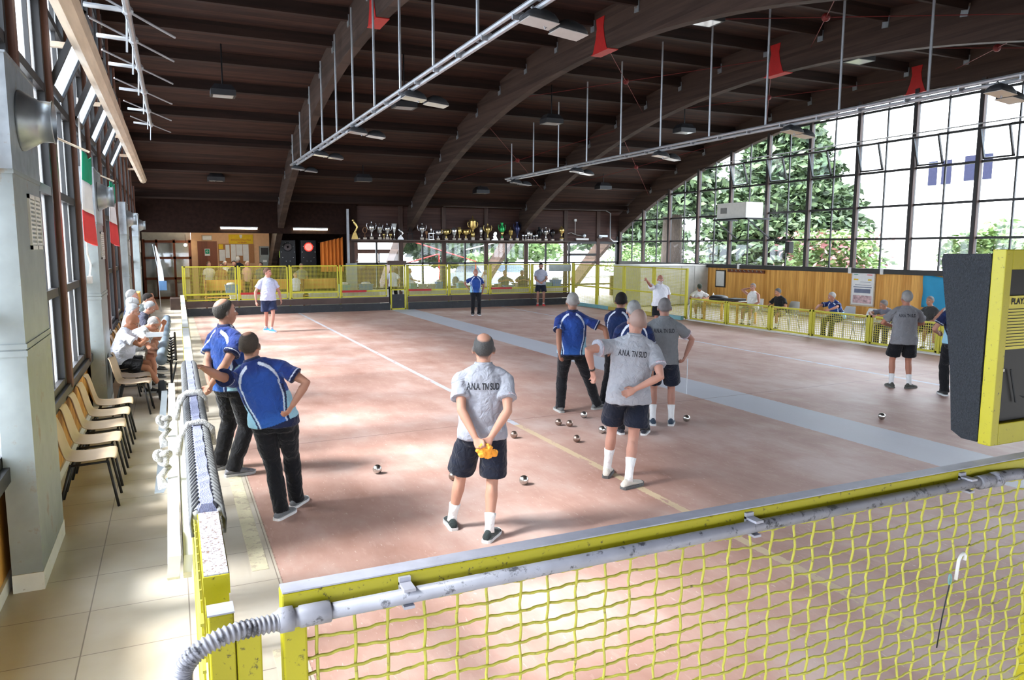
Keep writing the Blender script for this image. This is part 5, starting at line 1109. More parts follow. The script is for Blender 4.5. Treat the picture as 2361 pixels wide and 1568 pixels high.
for i, (u, hp, kind, c_) in enumerate(TP):
    x = 7.236+(u-815)*(17.52-7.236)/(1298-815)*(1+.00002*(u-1056))
    H = hp*.0193; colw = {'dark': 'dark', 'black': 'black', 'green': 'green and gold', 'navy': 'dark blue', 'glass': 'clear'}.get(c_, c_)
    side = 'from the left' if i < 18 else 'from the right'; od = ordn[i] if i < 18 else ordn[len(TP)-1-i]
    t_ = thing('trophy', '%s %s, %s %s on the shelf' % (colw, kd[kind], od, side), 'trophy', (x, 32.34, SH), 0, 'trophies on the far shelf'); m_ = MM[c_]; b = MB(); q = MB()
    def han(r_, z0, z1, out):
        h2 = MB()
        for sx in (-1, 1): h2.tube([(sx*r_*.8, 0, z0*H), (sx*(r_+out*.6), 0, (z0*.8+z1*.2)*H), (sx*(r_+out), 0, (z0*.3+z1*.7)*H), (sx*(r_+out*.8), 0, z1*H), (sx*(r_+out*.4), 0, (z1*.92+z0*.08)*H)], .014, 6)
        h2.build('handle', m_, t_, True)
    w = .13
    if kind in ('cup', 'lidded', 'grand', 'vaseh', 'bowl', 'vase', 'goblet', 'globe', 'ringcup'):
        b.box(-.07, .07, -.06, .06, 0, .10*H+.02); b.build('base', M_marble, t_); z0 = .10+.02/H
        P = {'cup': [(.06, z0), (.025, .25), (.03, .36), (.09, .45), (.12, .60), (.13, .70), (.07, .78), (.02, .82), (.03, .92), (.02, .99)],
             'lidded': [(.05, z0), (.025, .25), (.03, .35), (.10, .40), (.11, .68), (.115, .70), (.06, .80), (.02, .84), (.02, .98)],
             'grand': [(.10, z0), (.10, .30), (.05, .34), (.05, .42), (.13, .48), (.17, .55), (.15, .70), (.17, .76), (.17, .80), (.08, .86), (.03, .88), (.02, 1.0)],
             'vaseh': [(.06, z0), (.03, .2), (.03, .26), (.10, .45), (.13, .62), (.11, .74), (.05, .82), (.08, .94), (.07, .98)],
             'bowl': [(.06, z0), (.03, .22), (.03, .38), (.10, .45), (.14, .60), (.15, .85), (.13, .86)],
             'vase': [(.05, z0), (.025, .15), (.04, .28), (.11, .5), (.14, .75), (.10, .88), (.06, .93), (.02, .99)],
             'goblet': [(.05, z0), (.02, .15), (.02, .40), (.07, .50), (.08, .97), (.07, .98)],
             'globe': [(.12, z0), (.10, .2), (.03, .25), (.04, .45), (.13, .58), (.16, .70), (.13, .80), (.05, .88), (.02, .98)],
             'ringcup': [(.04, z0), (.02, .2), (.02, .4)]}[kind]
        q.lathe([(r_, z_*H) for r_, z_ in P], 16); q.build('cup_body', m_, t_, True)
        if kind in ('cup', 'grand', 'vaseh', 'bowl'): han(P[5][0] if len(P) > 5 else .13, .50, .86 if kind != 'grand' else .74, .08)
        if kind == 'ringcup': h3 = MB(); h3.tube([(.09*math.cos(a), 0, .68*H+.13*math.sin(a)) for a in [2*PI*k/14 for k in range(15)]], .018, 6); h3.build('ring', m_, t_, True)
        if kind == 'vaseh' and c_ == 'green': h3 = MB(); h3.lathe([(.03, .24*H), (.105, .46*H), (.03, .47*H)], 16); h3.build('gold_foot', M_gold, t_, True)
    elif kind == 'mini':
        b.box(-.04, .04, -.04, .04, 0, .06); b.build('base', M_marble, t_); q.lathe([(.03, .06), (.015, .3*H+.03), (.015, .55*H), (.06, .7*H), (.065, .98*H), (.055, H)], 12); q.build('cup_body', m_, t_, True)
    elif kind == 'flute':
        b.lathe([(.06, 0), (.06, .03), (.02, .1*H), (.03, .35*H), (.02, .45*H)], 12); b.build('base', M_silver, t_, True); q.lathe([(.03, .42*H), (.06, .6*H), (.12, H), (.11, H)], 14); q.build('glass_cone', m_, t_, True)
    elif kind == 'figure':
        b.rings([[(-.16*k, -.07, z), (.14*k, -.07, z), (.14*k, .07, z), (-.16*k, .07, z)] for k, z in ((1, 0), (.7, .2*H), (.35, .34*H))]); b.build('base', m_, t_); q.tube([(0, 0, .3*H), (.05, 0, .45*H), (.12, 0, .6*H), (.02, 0, .78*H), (-.05, 0, .95*H)], [.05, .045, .035, .06, .035], 10); q.ball((-.06, 0, .93*H), .05, 10, 8); q.build('figure', m_, t_, True)
    elif kind in ('stand', 'statue'):
        for z in (0, .42*H): b.box(-.14, .14, -.07, .07, z, z+.03)
        for sx in (-.1, .1): b.box(sx-.012, sx+.012, -.012, .012, 0, .42*H)
        b.build('stand', m_, t_)
        if kind == 'stand': q.bar((-.06, 0, .45*H), (.02, 0, H), .02, .02); q.bar((.10, 0, .45*H), (.02, 0, H), .02, .02); q.build('frame', m_, t_)
        else: q.tube([(0, 0, .45*H), (.01, 0, .7*H), (-.01, 0, .98*H)], [.03, .045, .015], 8); q.ball((0, 0, .2*H), .06, 10, 8); q.build('winged_figure', m_, t_, True)
    else:
        q.rings([[(x_*1.0, -.02, z_*H), (x_, .02, z_*H), (x2_, .02, z_*H), (x2_, -.02, z_*H)] for x_, x2_, z_ in ((-.18, .16, 0), (-.16, .15, .08), (-.06, .12, .2), (-.1, .07, .45), (-.05, .06, .6), (-.08, .1, .75), (-.02, .08, 1))]); q.build('plaque', m_, t_)
# boules
BP = [(1.90, 7.60, 0, 'steel ball alone on the clay left of the man with the orange cloth'), (3.17, 6.62, 0, 'steel ball just right of the feet of the man with the orange cloth'), (2.56, 7.05, 1, 'brown ball half hidden behind the left shin of the man with the orange cloth'), (4.70, 8.73, 1, 'dark ball at the left of the close pair of balls'), (4.80, 8.60, 1, 'dark ball at the right of the close pair of balls'), (5.24, 8.98, 0, 'shiny ball between the feet of the man in royal blue'), (5.65, 8.98, 1, 'dark ball beside the shoe left of the man with grey polo and watch'), (4.49, 7.86, 1, 'dark ball lying nearest in the middle group'), (5.02, 8.12, 0, 'bronze-toned ball left of the shorts of the man with the watch'), (6.44, 8.2, 0, 'shiny ball right of the man holding the measuring rod'), (9.06, 7.18, 0, 'lone ball far right on the clay in front of the grey stripe'), (3.86, 8.36, 1, 'dark ball peeking out right of the man with the orange cloth')]
for x, y, d_, lb in BP:
    q = MB(); r_ = .047 if d_ else .049; q.ball((0, 0, 0), r_, 28, 18); o = q.build('boule', M_balld if d_ else M_ball, None, True); o.location = (x, y, r_); o.rotation_euler = (x, y*2, x*3); tag(o, lb, 'ball', 'metal boules on the court')
# wheeled roller by the left fence
ro = thing('court_roller', 'grey ribbed roller with a small wheel lying along the left fence', 'roller', (-.20, 12.4, .0))
q = MB(); q.lathe([(.03, -.06), (.13, -.055), (.165, -.03), (.165, .03), (.13, .055), (.03, .06)], 20, M=Matrix.Translation((-.02, .3, .165)) @ Matrix.Rotation(PI/2, 4, 'Y')); q.build('wheel', M_rubber, ro, True)
q = MB(); R = [(-.02+.018*k*.15, .9+.45*k/4, .55+.012*k) for k in range(33)]; q.tube(R, [.075*(1+.22*math.sin(k*PI/2)) for k in range(33)], 12); q.build('ribbed_cover', pmat('blue_grey_vinyl', (.16, .20, .24), .6), ro, True)
q = MB()
for k in range(9): y = 1.0+.42*k; q.tube([(.02, y, .58), (.1, y+.03, .52), (.20, y, .56)], .016, 6)
q.tube([(.20, .9, .56), (.20, 4.6, .62)], .02, 6); q.tube([(-.02, .3, .165), (.10, .3, .17), (.2, .95, .5)], .016, 6); q.build('frame', M_blackm, ro)
for yy in (1.0, 4.4): MB().tube([(.12, yy, .55), (.12, yy, 0)], .02, 6).build('leg', M_blackm, ro)
# outside: trees, hedge, house, cars
def foliage(shape, n, sz, seed):
    r_ = random.Random(seed); q = MB()
    for i in range(n):
        c_, d_ = shape(r_); s_ = sz*(.6+.8*r_.random()); a = Vector((r_.gauss(0, 1), r_.gauss(0, 1), r_.gauss(0, .5))).normalized(); b_ = a.cross(Vector((r_.gauss(0, 1), r_.gauss(0, 1), r_.gauss(0, 1)))).normalized()
        c_ = Vector(c_); q.poly([c_-a*s_, c_+b_*s_*.42, c_+a*s_, c_-b_*s_*.42])
    return q
def tree(label, x, y, h_, r0, n, leaf, trunk, cat='tree', z0=1.2, conif=True, tr=.3, sz=.28):
    t_ = thing('tree', label, cat, (x, y, -.12)); MB().tube([(0, 0, 0), (.05, .05, h_*.45), (0, 0, h_*.93)], [tr, tr*.75, tr*.12], 10).build('trunk', trunk, t_, True)
    def shp(r_):
        if conif:
            z = z0+(h_-z0)*(1-math.sqrt(r_.random())); lay = .84+.12*math.sin(z*6.5+1.5*math.sin(z*2.2))+.16*math.sin(3*math.atan2(math.sin(z*9), math.cos(z*5))); k = (1-(z-z0)/(h_-z0))**.8*r0*lay; a = r_.random()*2*PI; q_ = math.sqrt(.25+.75*r_.random())*k; return (q_*math.cos(a), q_*math.sin(a), z-.10*q_+r_.gauss(0, .12)), 0
        u = Vector((r_.gauss(0, 1), r_.gauss(0, 1), r_.gauss(0, 1))).normalized()*(.6+.4*r_.random()); lump = 1+.25*math.sin(u.x*5+u.z*4+x); return (u.x*r0*lump, u.y*r0*lump, h_*.62+u.z*h_*.38*lump), 0
    foliage(shp, n, sz, int(x*10+y)).build('foliage', leaf, t_)
    return t_
tree('tall dense green conifer outside the middle of the right windows', 31, 31.5, 12.5, 5.4, 34000, M_leaf, M_bark, sz=.27)
tree('thick bare-trunked conifer outside the left part of the right windows', 30.5, 41.0, 14, 4.6, 8000, M_leaf, M_bark, z0=5.0, tr=.75, sz=.34)
tree('loose conifer farther behind at the left end of the right windows', 37, 56, 13, 5.5, 9000, M_leaf, M_bark, z0=3, tr=.5, sz=.4)
for x, y, h_, r_, m_, lb in ((26.5, 24.0, 3.4, 1.9, M_leaf2, 'oleander bush with pink blossoms outside the right windows'), (27.5, 17.6, 3.4, 1.6, M_leaf2, 'pale green shrub outside, above the poster'), (26.8, 13.4, 3.6, 1.8, M_leaf2, 'bright yellow-green shrub outside above the blue banner'), (32, 46, 2.8, 3.2, M_leaf2, 'low clipped hedge outside the far end of the right windows'), (34, 38, 2.6, 2.2, M_leaf, 'dark green bush by the thick trunk outside')):
    t_ = tree(lb, x, y, h_, r_, 2600, m_, M_bark, 'bush', conif=False, tr=.08, sz=.16)
    if 'pink' in lb:
        foliage(lambda r_: ((r_.uniform(-1.9, 1.9), r_.uniform(-2.0, 1.9), r_.uniform(.6, 3.3)), 0), 900, .12, 5).build('blossoms', M_pink, t_)
for x, y, h_, r_, m_, lb in ((12.8, 46, 6.5, 4.5, M_leaf, 'green leafy trees beyond the far windows, left clump'), (17.5, 50, 6.0, 4.0, M_leaf, 'green leafy trees beyond the far windows, right clump'), (26, 58, 5.0, 5, M_leaf2, 'pale green trees beyond the far exit door')):
    tree(lb, x, y, h_, r_, 3500, m_, M_bark, conif=False, tr=.25, sz=.34)
hs = thing('house', 'white house with blue shuttered windows outside the right windows', 'house', (42, 26, -.12)); MB().box(0, 12, -14, 14, 0, 11).build('wall', pmat('house_render', (.85, .85, .85), .9), hs)
for y0, y1, zz in ((30.6, 31.15, 0), (29.7, 30.3, 0), (28.3, 28.9, .1), (27.3, 27.8, .1)):
    MB().box(-.05, 0, y0-26, y1-26, 6.35+zz, 7.75+zz).build('shutter', pmat('shutter_blue', (.02, .022, .045), .9, spec=.1), hs)
def car(label, x, y, rz, m_):
    c = thing('car', label, 'car', (x, y, -.12), rz, 'parked cars outside')
    q = MB(); q.rings([[(-w_, y_, .25), (w_, y_, .25), (w_, y_, zz), (-w_, y_, zz)] for y_, w_, zz in ((-2.1, .75, .7), (-1.9, .85, .85), (-1.0, .88, .95), (1.4, .88, .95), (2.0, .84, .85), (2.1, .7, .6))]); q.build('body', m_, c, bevel=.05)
    q = MB(); q.rings([[(-w_, y_, z_) for w_, y_, z_ in ()] or [(-w0, y0, z0), (w0, y0, z0), (w0, y1, z0), (-w0, y1, z0)] for w0, y0, y1, z0 in ((.80, -1.3, 1.6, .93), (.66, -.6, 1.2, 1.42))]); q.build('windows', M_carg, c); MB().box(-.67, .67, -.62, 1.22, 1.41, 1.47).build('roof', m_, c, bevel=.02)
    for a in (-.86, .86):
        for b_ in (-1.35, 1.3): q = MB(); q.lathe([(.2, -.1), (.32, -.09), (.32, .09), (.2, .1)], 16, M=Matrix.Translation((a, b_, .32)) @ Matrix.Rotation(PI/2, 4, 'Y')); q.build('wheel', M_tyre, c, True)
car('pale car parked outside the far windows behind the man with red shoes', 21.0, 44.5, .4, M_carw); car('blue-grey car parked next to the pale one outside the far windows', 18.4, 45.5, .3, M_carb); car('silver car outside the left end of the right windows', 28.5, 40.5, 1.2, M_carw); car('white car half hidden by the thick trunk outside', 30.0, 37.0, 1.0, M_carb)
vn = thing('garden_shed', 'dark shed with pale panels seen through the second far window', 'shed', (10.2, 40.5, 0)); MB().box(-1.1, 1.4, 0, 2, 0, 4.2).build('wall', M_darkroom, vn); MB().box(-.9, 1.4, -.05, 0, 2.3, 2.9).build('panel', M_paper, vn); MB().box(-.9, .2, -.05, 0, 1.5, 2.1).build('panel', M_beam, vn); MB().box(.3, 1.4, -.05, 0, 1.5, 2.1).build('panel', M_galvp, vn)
for a, b_, m_, lb in (((10.2, 36.5, 3.0), (14.6, 36.5, 1.7), M_red, 'red and white barrier pole sloping down right outside the far windows'), ((13.9, 36.2, 2.3), (17.5, 36.2, 3.1), M_white, 'white pole sloping up right outside the far windows'), ((9.9, 36.0, 1.43), (12.4, 36.0, 2.1), M_red, 'short red pole low outside the far windows')):
    tag(MB().tube([a, b_], .03, 6).tube([b_, (b_[0], b_[1], -.1)], .03, 6).build('barrier_pole', m_), lb, 'pole')

tag(MB().box(14.62, 15.68, 28.14, 28.16, 1.42, 1.70).build('grey_sheet', M_galvp), 'plain grey sheet tied to the last panel of the far fence', 'sheet')
hk = thing('hook', 'small white hook with a carabiner and black cord on the near mesh, lower right', 'hook', (0, 1.40, 0))
q = MB(); q.tube([(2.13, -.005, 1.40), (2.135, -.006, 1.46), (2.14, -.008, 1.475), (2.152, -.008, 1.482), (2.162, -.008, 1.472), (2.160, -.008, 1.458)], .005, 8); q.build('hook', M_white, hk, True)
q = MB(); q.tube([(2.095+.006*math.cos(a), -.01, 1.41+.016*math.sin(a)) for a in [i*PI/6 for i in range(13)]], .0025, 6); q.build('carabiner', M_teal, hk, True)
MB().tube([(2.095, -.01, 1.395), (2.07, -.012, 1.30), (2.055, -.012, 1.20)], .002, 5).build('cord', M_blackm, hk)

# ================================================================ THE PEOPLE
def PW(label, pos, face, h=1.75, fw=None, hw=(None, None), epw=(None, None), **k):
    s = h/1.75; Ri = Matrix.Rotation(-math.radians(face), 3, 'Z')
    def L(p):
        v = Vector(p) if len(p) == 3 else Vector((p[0], p[1], 0)); q = Ri @ (v-Vector((pos[0], pos[1], 0))); return q/s
    if fw: k['feet'] = [tuple(L(p))[:2] for p in fw]
    ah = list(k.get('ah', ((-.27, .05, .80), (.27, .05, .80)))); ap = list(k.get('ap', ((-.6, -.8, 0), (.6, -.8, 0))))
    for i in range(2):
        if hw[i]: ah[i] = tuple(L(hw[i]))
        if epw[i]: ap[i] = tuple(Ri @ Vector(epw[i]))
    k['ah'] = ah; k['ap'] = ap
    return person(label, (pos[0], pos[1], 0), face, h, **k)
NAVY = (.007, .010, .022); BLK = (.006, .006, .008); GP = (.31, .32, .37); SK = (.40, .20, .135)
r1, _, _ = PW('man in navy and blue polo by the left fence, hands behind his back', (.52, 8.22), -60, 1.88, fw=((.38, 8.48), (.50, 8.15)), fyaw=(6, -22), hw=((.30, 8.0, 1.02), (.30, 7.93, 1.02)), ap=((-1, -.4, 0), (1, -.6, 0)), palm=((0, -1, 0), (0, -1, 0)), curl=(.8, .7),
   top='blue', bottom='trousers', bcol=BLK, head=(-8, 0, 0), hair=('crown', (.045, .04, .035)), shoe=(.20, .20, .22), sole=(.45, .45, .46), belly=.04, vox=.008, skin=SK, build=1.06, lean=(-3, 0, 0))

PW('man in blue polo leaning on the left fence with his other hand on his hip', (.84, 6.75), -14, 1.70, fw=((.79, 6.66), (.96, 6.93)), fyaw=(-28, -22), pel=(-.08, 0, .93), lean=(4, -18, 4), hw=((.11, 6.25, 1.50), (.90, 6.56, 1.03)), epw=((-.2, 0, -1), (1, .1, .2)), palm=((0, 0, -1), (-1, 0, 0)), curl=(.4, .9),
   top='blue', bottom='trousers', bcol=BLK, head=(-14, 0, 14), hair=('thin', (.05, .038, .03)), shoe=(.16, .17, .18), sole=(.75, .75, .75), belly=.03, vox=.008, skin=SK, build=1.08)
r3, w3_, hv3 = PW('grey-shirted man seen from behind in navy shorts holding an orange cloth behind him', (2.22, 5.62), -22, 1.71, fw=((2.10, 5.82), (2.29, 5.44)), fyaw=(14, -22), pel=(.08, 0, .93), lean=(2, 1, 0), hw=((2.13, 5.34, .905), (2.25, 5.31, .905)), ap=((-1, -.35, 0), (1, -.35, 0)), palm=((0, -1, .2), (0, -1, .2)), curl=(.9, 1.0),
   top='grey', topcol=GP, text=True, hair=('crown', (.07, .07, .07)), bcol=NAVY, shoe=(.025, .035, .035), sole=(.62, .62, .62), sockh=.14, vox=.0075, skin=(.46, .24, .17), build=1.04, short_len=.90, belly=.02)
q = MB()
for i in range(7):
    a = i*.9; q.ball((2.19+.050*math.cos(a)*1.1+(i-3)*.012, 5.262-.012*math.sin(a*2), .81+.035*math.sin(a)), (.036, .022, .032), 12, 8)
o = q.build('orange_cloth', M_orange, None, True); m_ = o.modifiers.new('r', 'REMESH'); m_.mode = 'VOXEL'; m_.voxel_size = .005; m_.use_smooth_shade = True
d_ = o.modifiers.new('d', 'DISPLACE'); tx = bpy.data.textures.new('crumple', 'CLOUDS'); tx.noise_scale = .025; d_.texture = tx; d_.strength = .025; tag(o, 'crumpled orange cloth held behind the back of the grey-shirted man', 'cloth')
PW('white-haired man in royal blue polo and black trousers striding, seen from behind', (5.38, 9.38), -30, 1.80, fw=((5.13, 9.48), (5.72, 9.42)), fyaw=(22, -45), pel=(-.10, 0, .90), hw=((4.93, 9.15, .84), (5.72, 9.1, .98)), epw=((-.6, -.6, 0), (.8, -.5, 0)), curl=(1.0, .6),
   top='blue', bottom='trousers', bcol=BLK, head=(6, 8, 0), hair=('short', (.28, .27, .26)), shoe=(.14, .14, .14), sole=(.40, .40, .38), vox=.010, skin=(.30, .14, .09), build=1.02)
PW('dark-haired man in navy polo partly hidden in the middle group', (6.15, 9.50), -50, 1.76, fw=((5.93, 9.58), (6.25, 9.3)), fyaw=(30, 0), pel=(.0, -.05, .92), lean=(8, 0, 0), hw=((6.1, 9.8, .95), (5.92, 9.22, .84)), epw=((0, -1, 0), (-.2, -.8, 0)), top='navy', bottom='trousers', bcol=BLK, head=(10, 5, 0), hair=('full', (.012, .010, .009)), shoe=(.03, .03, .04), sole=(.5, .5, .5), vox=.010, skin=(.30, .14, .09))
PW('grey-haired man in navy and blue polo hidden behind the man with the watch', (5.40, 8.02), -25, 1.74, fw=((5.22, 8.02), (5.50, 7.86)), fyaw=(20, -20), top='navy', bottom='trousers', bcol=BLK, head=(-4, 6, 0), hair=('full', (.26, .26, .26)), shoe=(.03, .03, .04), sole=(.6, .6, .6), vox=.010, skin=SK)
PW('man in grey polo and navy shorts with wrist watch, left arm akimbo, white shoes', (4.16, 6.28), -30, 1.81, fw=((4.10, 6.52), (4.09, 6.10)), fyaw=(-10, -45), pel=(.02, -.02, .93), lean=(3, 5, -4), hw=((3.84, 6.42, 1.17), (4.10, 6.02, 1.03)), epw=((-1, -.25, .35), (.9, -.8, 0)), palm=((0, .4, -1), (-.3, -1, 0)), curl=(.5, .25),
   top='grey', topcol=(.33, .34, .37), text=True, head=(10, 12, 8), hair=('stubble', (.20, .19, .18)), bcol=NAVY, shoe=(.56, .52, .46), sole=(.10, .10, .10), sockh=.21, vox=.0075, skin=(.46, .24, .18), build=1.08, belly=.04, short_len=.74, shirt_hem=.82, watch='L')
r8, w8, hv8 = PW('man in dark grey polo and navy shorts holding a thin measuring rod', (6.0, 8.18), -35, 1.75, fw=((5.91, 8.26), (6.13, 8.14)), fyaw=(10, -4), hw=((5.75, 8.35, 1.0), (6.23, 8.0, .97)), epw=((-1, -.3, 0), (1, .15, .1)), palm=(None, (-1, 0, 0)), curl=(.6, .9),
   top='grey', topcol=(.17, .18, .19), text=True, head=(4, 8, 0), hair=('short', (.16, .15, .15)), bcol=NAVY, shoe=(.04, .06, .09), sole=(.62, .62, .62), sockh=.19, vox=.0095, skin=(.38, .19, .14), short_len=.80)
tag(MB().tube([(6.25, 7.98, .93), (6.19, 7.9, .47)], [.006, .003], 8).build('measuring_rod', M_steel), 'thin metal measuring rod hanging from the hand of the man in dark grey', 'rod')
PW('bald bearded man in white polo raising one arm in front of the tall mesh', (12.3, 17.0), 158, 1.68, hw=(None, (11.62, 16.75, 1.60)), epw=(None, (0, 0, -1)), ah=((-.27, .05, .80), (.27, .05, .80)), palm=(None, (.4, -1, 0)), curl=(.5, .12), top='polo', topcol=(.68, .68, .72), hair=('none', (.2, .2, .2)), beard=(.45, .45, .45), bcol=BLK, belly=.07, build=1.12, vox=.012, skin=(.36, .15, .10), short_len=.8)
PW('man in grey T-shirt with lettered back standing near the low right fence', (11.46, 8.75), -38, 1.70, fw=((11.36, 8.86), (11.55, 8.66)), fyaw=(8, -48), ah=((-.10, .26, 1.08), (.10, .26, 1.10)), ap=((-1, -.2, 0), (1, -.2, 0)), top='tee', topcol=(.20, .20, .21), text=True, head=(14, 0, 0), hair=('full', (.27, .26, .25)), bcol=BLK, shoe=(.07, .07, .06), sole=(.12, .12, .11), sockh=.16, vox=.010, skin=(.40, .17, .11), build=1.06, shirt_hem=.80)
PW('man in navy shirt and black trousers half hidden by the grey foam block', (11.62, 7.92), -40, 1.74, ah=((-.22, .22, 1.02), (.22, .22, 1.02)), top='navy', bottom='trousers', bcol=BLK, hair=('short', (.1, .1, .1)), shoe=(.03, .03, .03), sole=(.6, .6, .6), vox=.012, skin=SK)
PW('man in pale lilac polo and blue shoes at the far left of the court', (2.48, 22.15), 200, 1.83, fw=((2.52, 22.0), (2.42, 22.35)), fyaw=(10, 25), ah=((-.32, .10, .86), (.34, -.02, .84)), ap=((-.8, -.8, 0), (.8, -.8, 0)), top='polo', topcol=(.55, .58, .76), head=(38, 4, 0), hair=('short', (.10, .05, .03)), bcol=(.02, .03, .08), shoe=(.04, .22, .75), sole=(.7, .7, .7), sockh=.05, vox=.013, skin=(.50, .24, .18), build=1.06)
PW('man in blue polo and black trousers standing in the far middle of the court', (9.86, 24.65), 165, 1.66, ah=((-.24, -.06, .84), (.26, -.12, 1.0)), ap=((-1, -.3, 0), (1, -.6, 0)), top='blue', bottom='trousers', bcol=BLK, hair=('none', (.2, .2, .2)), head=(0, 8, 0), shoe=(.1, .1, .1), belly=.06, vox=.013, skin=(.38, .17, .12), build=1.06)
PW('dark-haired man in lilac-grey polo and red shoes against the far board', (14.0, 27.70), 158, 1.80, ah=((-.05, .25, .98), (.06, .25, .96)), ap=((-1, -.3, 0), (1, -.3, 0)), curl=(.9, .9), top='polo', topcol=(.36, .37, .44), hair=('full', (.015, .012, .01)), beard=(.06, .04, .03), head=(0, 18, 0), bcol=NAVY, shoe=(.75, .03, .03), sole=(.6, .1, .1), sockh=.04, vox=.013, skin=(.34, .17, .12))
def seated(label, pos, face, h=1.72, lean=(8, 0, 0), hands=None, poles=None, sh_=.58, fwd=.42, **k):
    """sitting on a 0.45 m seat; feet flat in front"""
    k.setdefault('vox', .013); d = dict(pel=(0, 0, sh_), feet=((-.12, fwd), (.12, fwd+.04)), kp=((-.15, 1, 1.2), (.15, 1, 1.2)), lean=lean, shirt_hem=.89)
    d['ah'] = hands or ((-.13, .40, .70), (.13, .40, .70)); d['ap'] = poles or ((-1, -.4, -.2), (1, -.4, -.2)); d.update(k)
    return person(label, (pos[0], pos[1], 0), face, h, **d)
E90 = -90
seated('bald seated man in white polo with blue collar reading a sheet', (-.84, 13.42), E90, 1.72, lean=(16, 0, 0), hands=((-.06, .42, .92), (.08, .42, .92)), feet=((-.08, .42), (.10, .62)), top='polo', topcol=(.66, .68, .78), hair=('none', (.3, .25, .2)), bcol=(.008, .008, .010), skin=(.48, .21, .12), head=(0, 22, 0), glasses=True, vox=.011, build=1.06, belly=.04)
o = MB().box(-.13, .13, -.10, .10, 0, .006, Matrix.Rotation(.3, 4, 'X')).build('paper_sheet', M_paper); o.location = (-.30, 13.45, .97); tag(o, 'white sheet of paper in the hands of the bald reader', 'paper')
seated('man in pinstriped white shirt bending far forward, head in hand', (-.80, 14.20), E90, 1.76, lean=(42, 0, 0), hands=((-.16, .62, 1.02), (.14, .52, .62)), poles=((-.3, .5, -1), (1, 0, -.3)), top='stripe', topcol=(.60, .62, .64), hair=('ring', (.36, .34, .32)), skin=(.48, .22, .14), head=(0, 10, 0), bcol=(.3, .28, .24), vox=.012, build=1.05, glasses=True)
seated('grey-haired seated man in checked shirt', (-.83, 15.0), E90, 1.76, lean=(14, 0, 0), top='check', topcol=(.45, .40, .42), hair=('full', (.34, .34, .34)), skin=SK, bcol=(.2, .18, .16), glasses=True)
seated('seated spectator with white cap in light shirt', (-.83, 15.95), E90, 1.80, lean=(10, 0, 0), top='tee', topcol=(.6, .6, .6), hair=('short', (.4, .4, .4)), cap=(.42, .42, .42), skin=SK, bcol=(.1, .1, .1))
seated('seated spectator leaning forward in dark clothes by the left wall', (-.78, 16.9), E90, 1.74, lean=(30, 0, 0), top='tee', topcol=(.03, .03, .05), hair=('full', (.3, .3, .3)), skin=SK, bcol=BLK)
seated('seated spectator with light grey hair and tall back by the left wall', (-.86, 17.8), E90, 1.88, lean=(6, 0, 0), top='tee', topcol=(.08, .10, .16), hair=('full', (.36, .35, .34)), skin=(.5, .25, .2), bcol=(.1, .1, .1))
seated('dark-haired seated spectator with hand raised to the forehead', (-.80, 18.7), E90, 1.78, lean=(24, 0, 0), hands=((-.14, .38, 1.22), (.12, .45, .66)), poles=((-.2, .8, -1), (1, 0, -.3)), top='tee', topcol=(.03, .04, .04), hair=('full', (.02, .015, .012)), skin=SK, bcol=BLK)
W90 = 90
seated('man in green cap and white shirt leaning on the table at the right', (16.45, 20.55), 150, 1.60, lean=(30, 0, 0), hands=((-.20, .45, .80), (.12, .5, .80)), top='polo', topcol=(.66, .66, .66), cap=(.04, .05, .035), hair=('short', (.3, .3, .3)), skin=SK, bcol=(.35, .30, .22))
seated('man in white sleeveless shirt with his hand at his ear', (16.72, 18.15), W90+18, 1.66, lean=(6, 0, 0), hands=((-.14, .35, .66), (.13, .06, 1.22)), poles=((-1, -.4, 0), (.8, .8, -.6)), top='tank', topcol=(.66, .66, .66), hair=('full', (.25, .22, .20)), skin=(.44, .22, .16), bcol=(.28, .26, .22))
seated('man in black T-shirt seated behind the low right fence, looking left', (16.72, 16.95), W90+10, 1.58, lean=(20, 0, 0), top='tee', topcol=(.012, .012, .014), hair=('full', (.14, .13, .13)), skin=(.46, .22, .14), head=(-25, 0, 0), bcol=(.2, .15, .12))
seated('white-haired man in blue polo resting his forearms on the low fence', (16.62, 14.72), W90, 1.66, lean=(32, 0, 0), hands=((-.28, .72, .82), (.20, .70, .82)), poles=((-1, -.2, .2), (1, -.2, .2)), top='blue', bottom='trousers', hair=('full', (.42, .40, .38)), skin=(.48, .22, .16), bcol=(.04, .05, .03), head=(-20, -14, 0))
seated('man in grey vest leaning with crossed arms on the low fence', (16.50, 12.95), W90, 1.60, lean=(40, 0, 0), hands=((-.10, .72, .82), (.12, .68, .82)), poles=((-1, -.2, .1), (1, -.2, .1)), top='tee', topcol=(.16, .16, .20), bottom='trousers', hair=('full', (.22, .20, .19)), skin=(.44, .22, .15), bcol=(.08, .08, .09), head=(-25, -16, 0))
seated('man in white sleeveless shirt beside the blue banner, looking left', (16.70, 11.50), W90, 1.70, lean=(12, 0, 0), top='tank', topcol=(.60, .60, .62), hair=('short', (.06, .05, .045)), skin=(.46, .22, .16), head=(-20, 0, 0), bcol=(.04, .045, .03))
seated('spectator almost hidden behind the standing man in grey T-shirt', (16.85, 12.15), W90, 1.60, lean=(10, 0, 0), top='tee', topcol=(.05, .05, .05), hair=('full', (.2, .2, .2)), skin=SK, bcol=(.05, .05, .05))
BK = dict(vox=.018)
PW('person in white T-shirt standing behind the narrow far gate', (8.42, 30.4), -20, 1.62, top='tee', topcol=(.68, .68, .70), hair=('short', (.3, .25, .2)), bcol=BLK, bottom='trousers', skin=SK, ah=((-.24, .1, .95), (.24, .1, .95)), **BK)
PW('person in white T-shirt behind the second panel of the far fence', (4.45, 30.3), 200, 1.42, top='tee', topcol=(.70, .70, .72), hair=('short', (.3, .2, .15)), bcol=BLK, skin=SK, **BK)
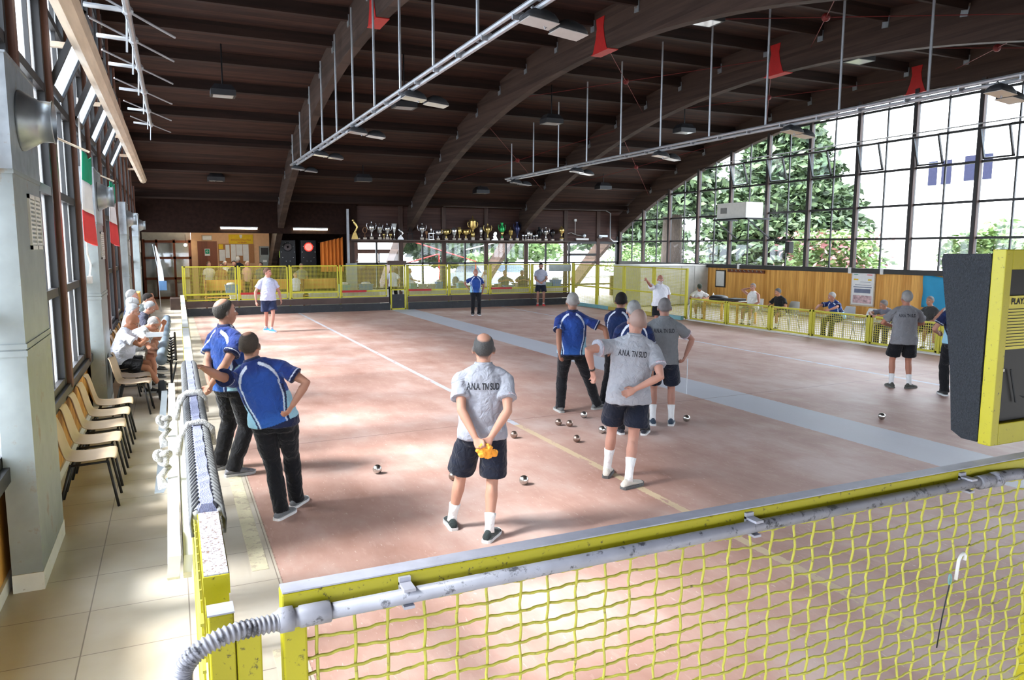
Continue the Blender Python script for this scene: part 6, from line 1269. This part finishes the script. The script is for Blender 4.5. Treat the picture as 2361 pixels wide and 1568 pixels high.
PW('person in pale shirt stretching an arm right of the narrow gate', (9.15, 30.4), -120, 1.55, top='polo', topcol=(.55, .60, .70), hair=('short', (.2, .2, .2)), bcol=BLK, skin=SK, ah=((-.25, .1, .9), (.3, .45, 1.15)), **BK)
PW('person in white shirt turned away behind the far fence, right of the man in blue', (12.66, 30.5), 60, 1.45, top='tee', topcol=(.70, .70, .74), hair=('short', (.4, .4, .4)), bcol=BLK, skin=SK, **BK)
for x, lb, c_ in ((13.6, 'left one of the two people sitting behind the far counter', (.14, .15, .15)), (14.45, 'right one of the two people sitting behind the far counter', (.16, .13, .10))):
    seated(lb, (x, 30.55), 175, 1.78, top='tee', topcol=c_, hair=('short', (.25, .2, .18)), skin=SK, bcol=BLK, hands=((-.1, .3, .95), (.1, .3, .95)), vox=.018)
    copy_tree(CH, (x, 30.6, 0), PI, 'beige shell chair under the '+lb[:9].replace(' one', '')+' person sitting behind the far counter')
for x, y, h_, hc, tc_, lb, f_ in ((1.5, 35.1, 1.78, (.12, .08, .05), (.5, .45, .4), 'person at the bar with brown hair, leftmost in front of the brown door', 200), (1.98, 34.8, 1.72, (.06, .04, .03), (.3, .12, .05), 'dark-haired person at the bar by the right edge of the brown door', 160), (2.20, 35.6, 1.80, (.6, .58, .55), (.6, .6, .58), 'white-haired person at the bar below the notice board', 190), (2.52, 34.9, 1.82, (.03, .02, .02), (.04, .04, .05), 'black-haired person at the bar below the notice board', 170), (2.85, 36.9, 2.0, (.7, .68, .66), (.01, .015, .03), 'tall white-haired person in dark jacket reading the notice board', -30), (3.1, 35.0, 1.80, (.5, .42, .36), (.55, .3, .25), 'fair person in pink at the bar next to the dark jacket', 200), (3.62, 34.7, 1.75, (.05, .035, .03), (.1, .1, .1), 'dark-haired person at the bar near the coin machine', 150), (5.2, 33.6, 1.72, (.2, .17, .14), (.2, .2, .15), 'person between the two darts machines', 180)):
    PW(lb, (x, y), f_, h_, top='tee', topcol=tc_, hair=('full', hc), bcol=BLK, bottom='trousers', skin=SK, vox=.022)
# bar tables with orange wooden benches
for x, lb in ((1.9, 'orange wooden bar bench, left one behind the far fence'), (3.6, 'orange wooden bar bench, middle one behind the far fence'), (5.6, 'orange wooden bar bench in front of the darts machines')):
    t_ = thing('bench', lb, 'bench', (x, 31.4, 0), 0, 'orange benches behind the far fence'); MB().box(-.75, .75, -.2, .2, .42, .46).build('seat', M_pine, t_); MB().box(-.75, .75, .18, .22, .70, 1.12).build('backrest', M_pine, t_)
    for a in (-.7, .7): MB().box(a-.03, a+.03, -.2, .22, 0, 1.12 if True else 0).build('side', M_doorw, t_)
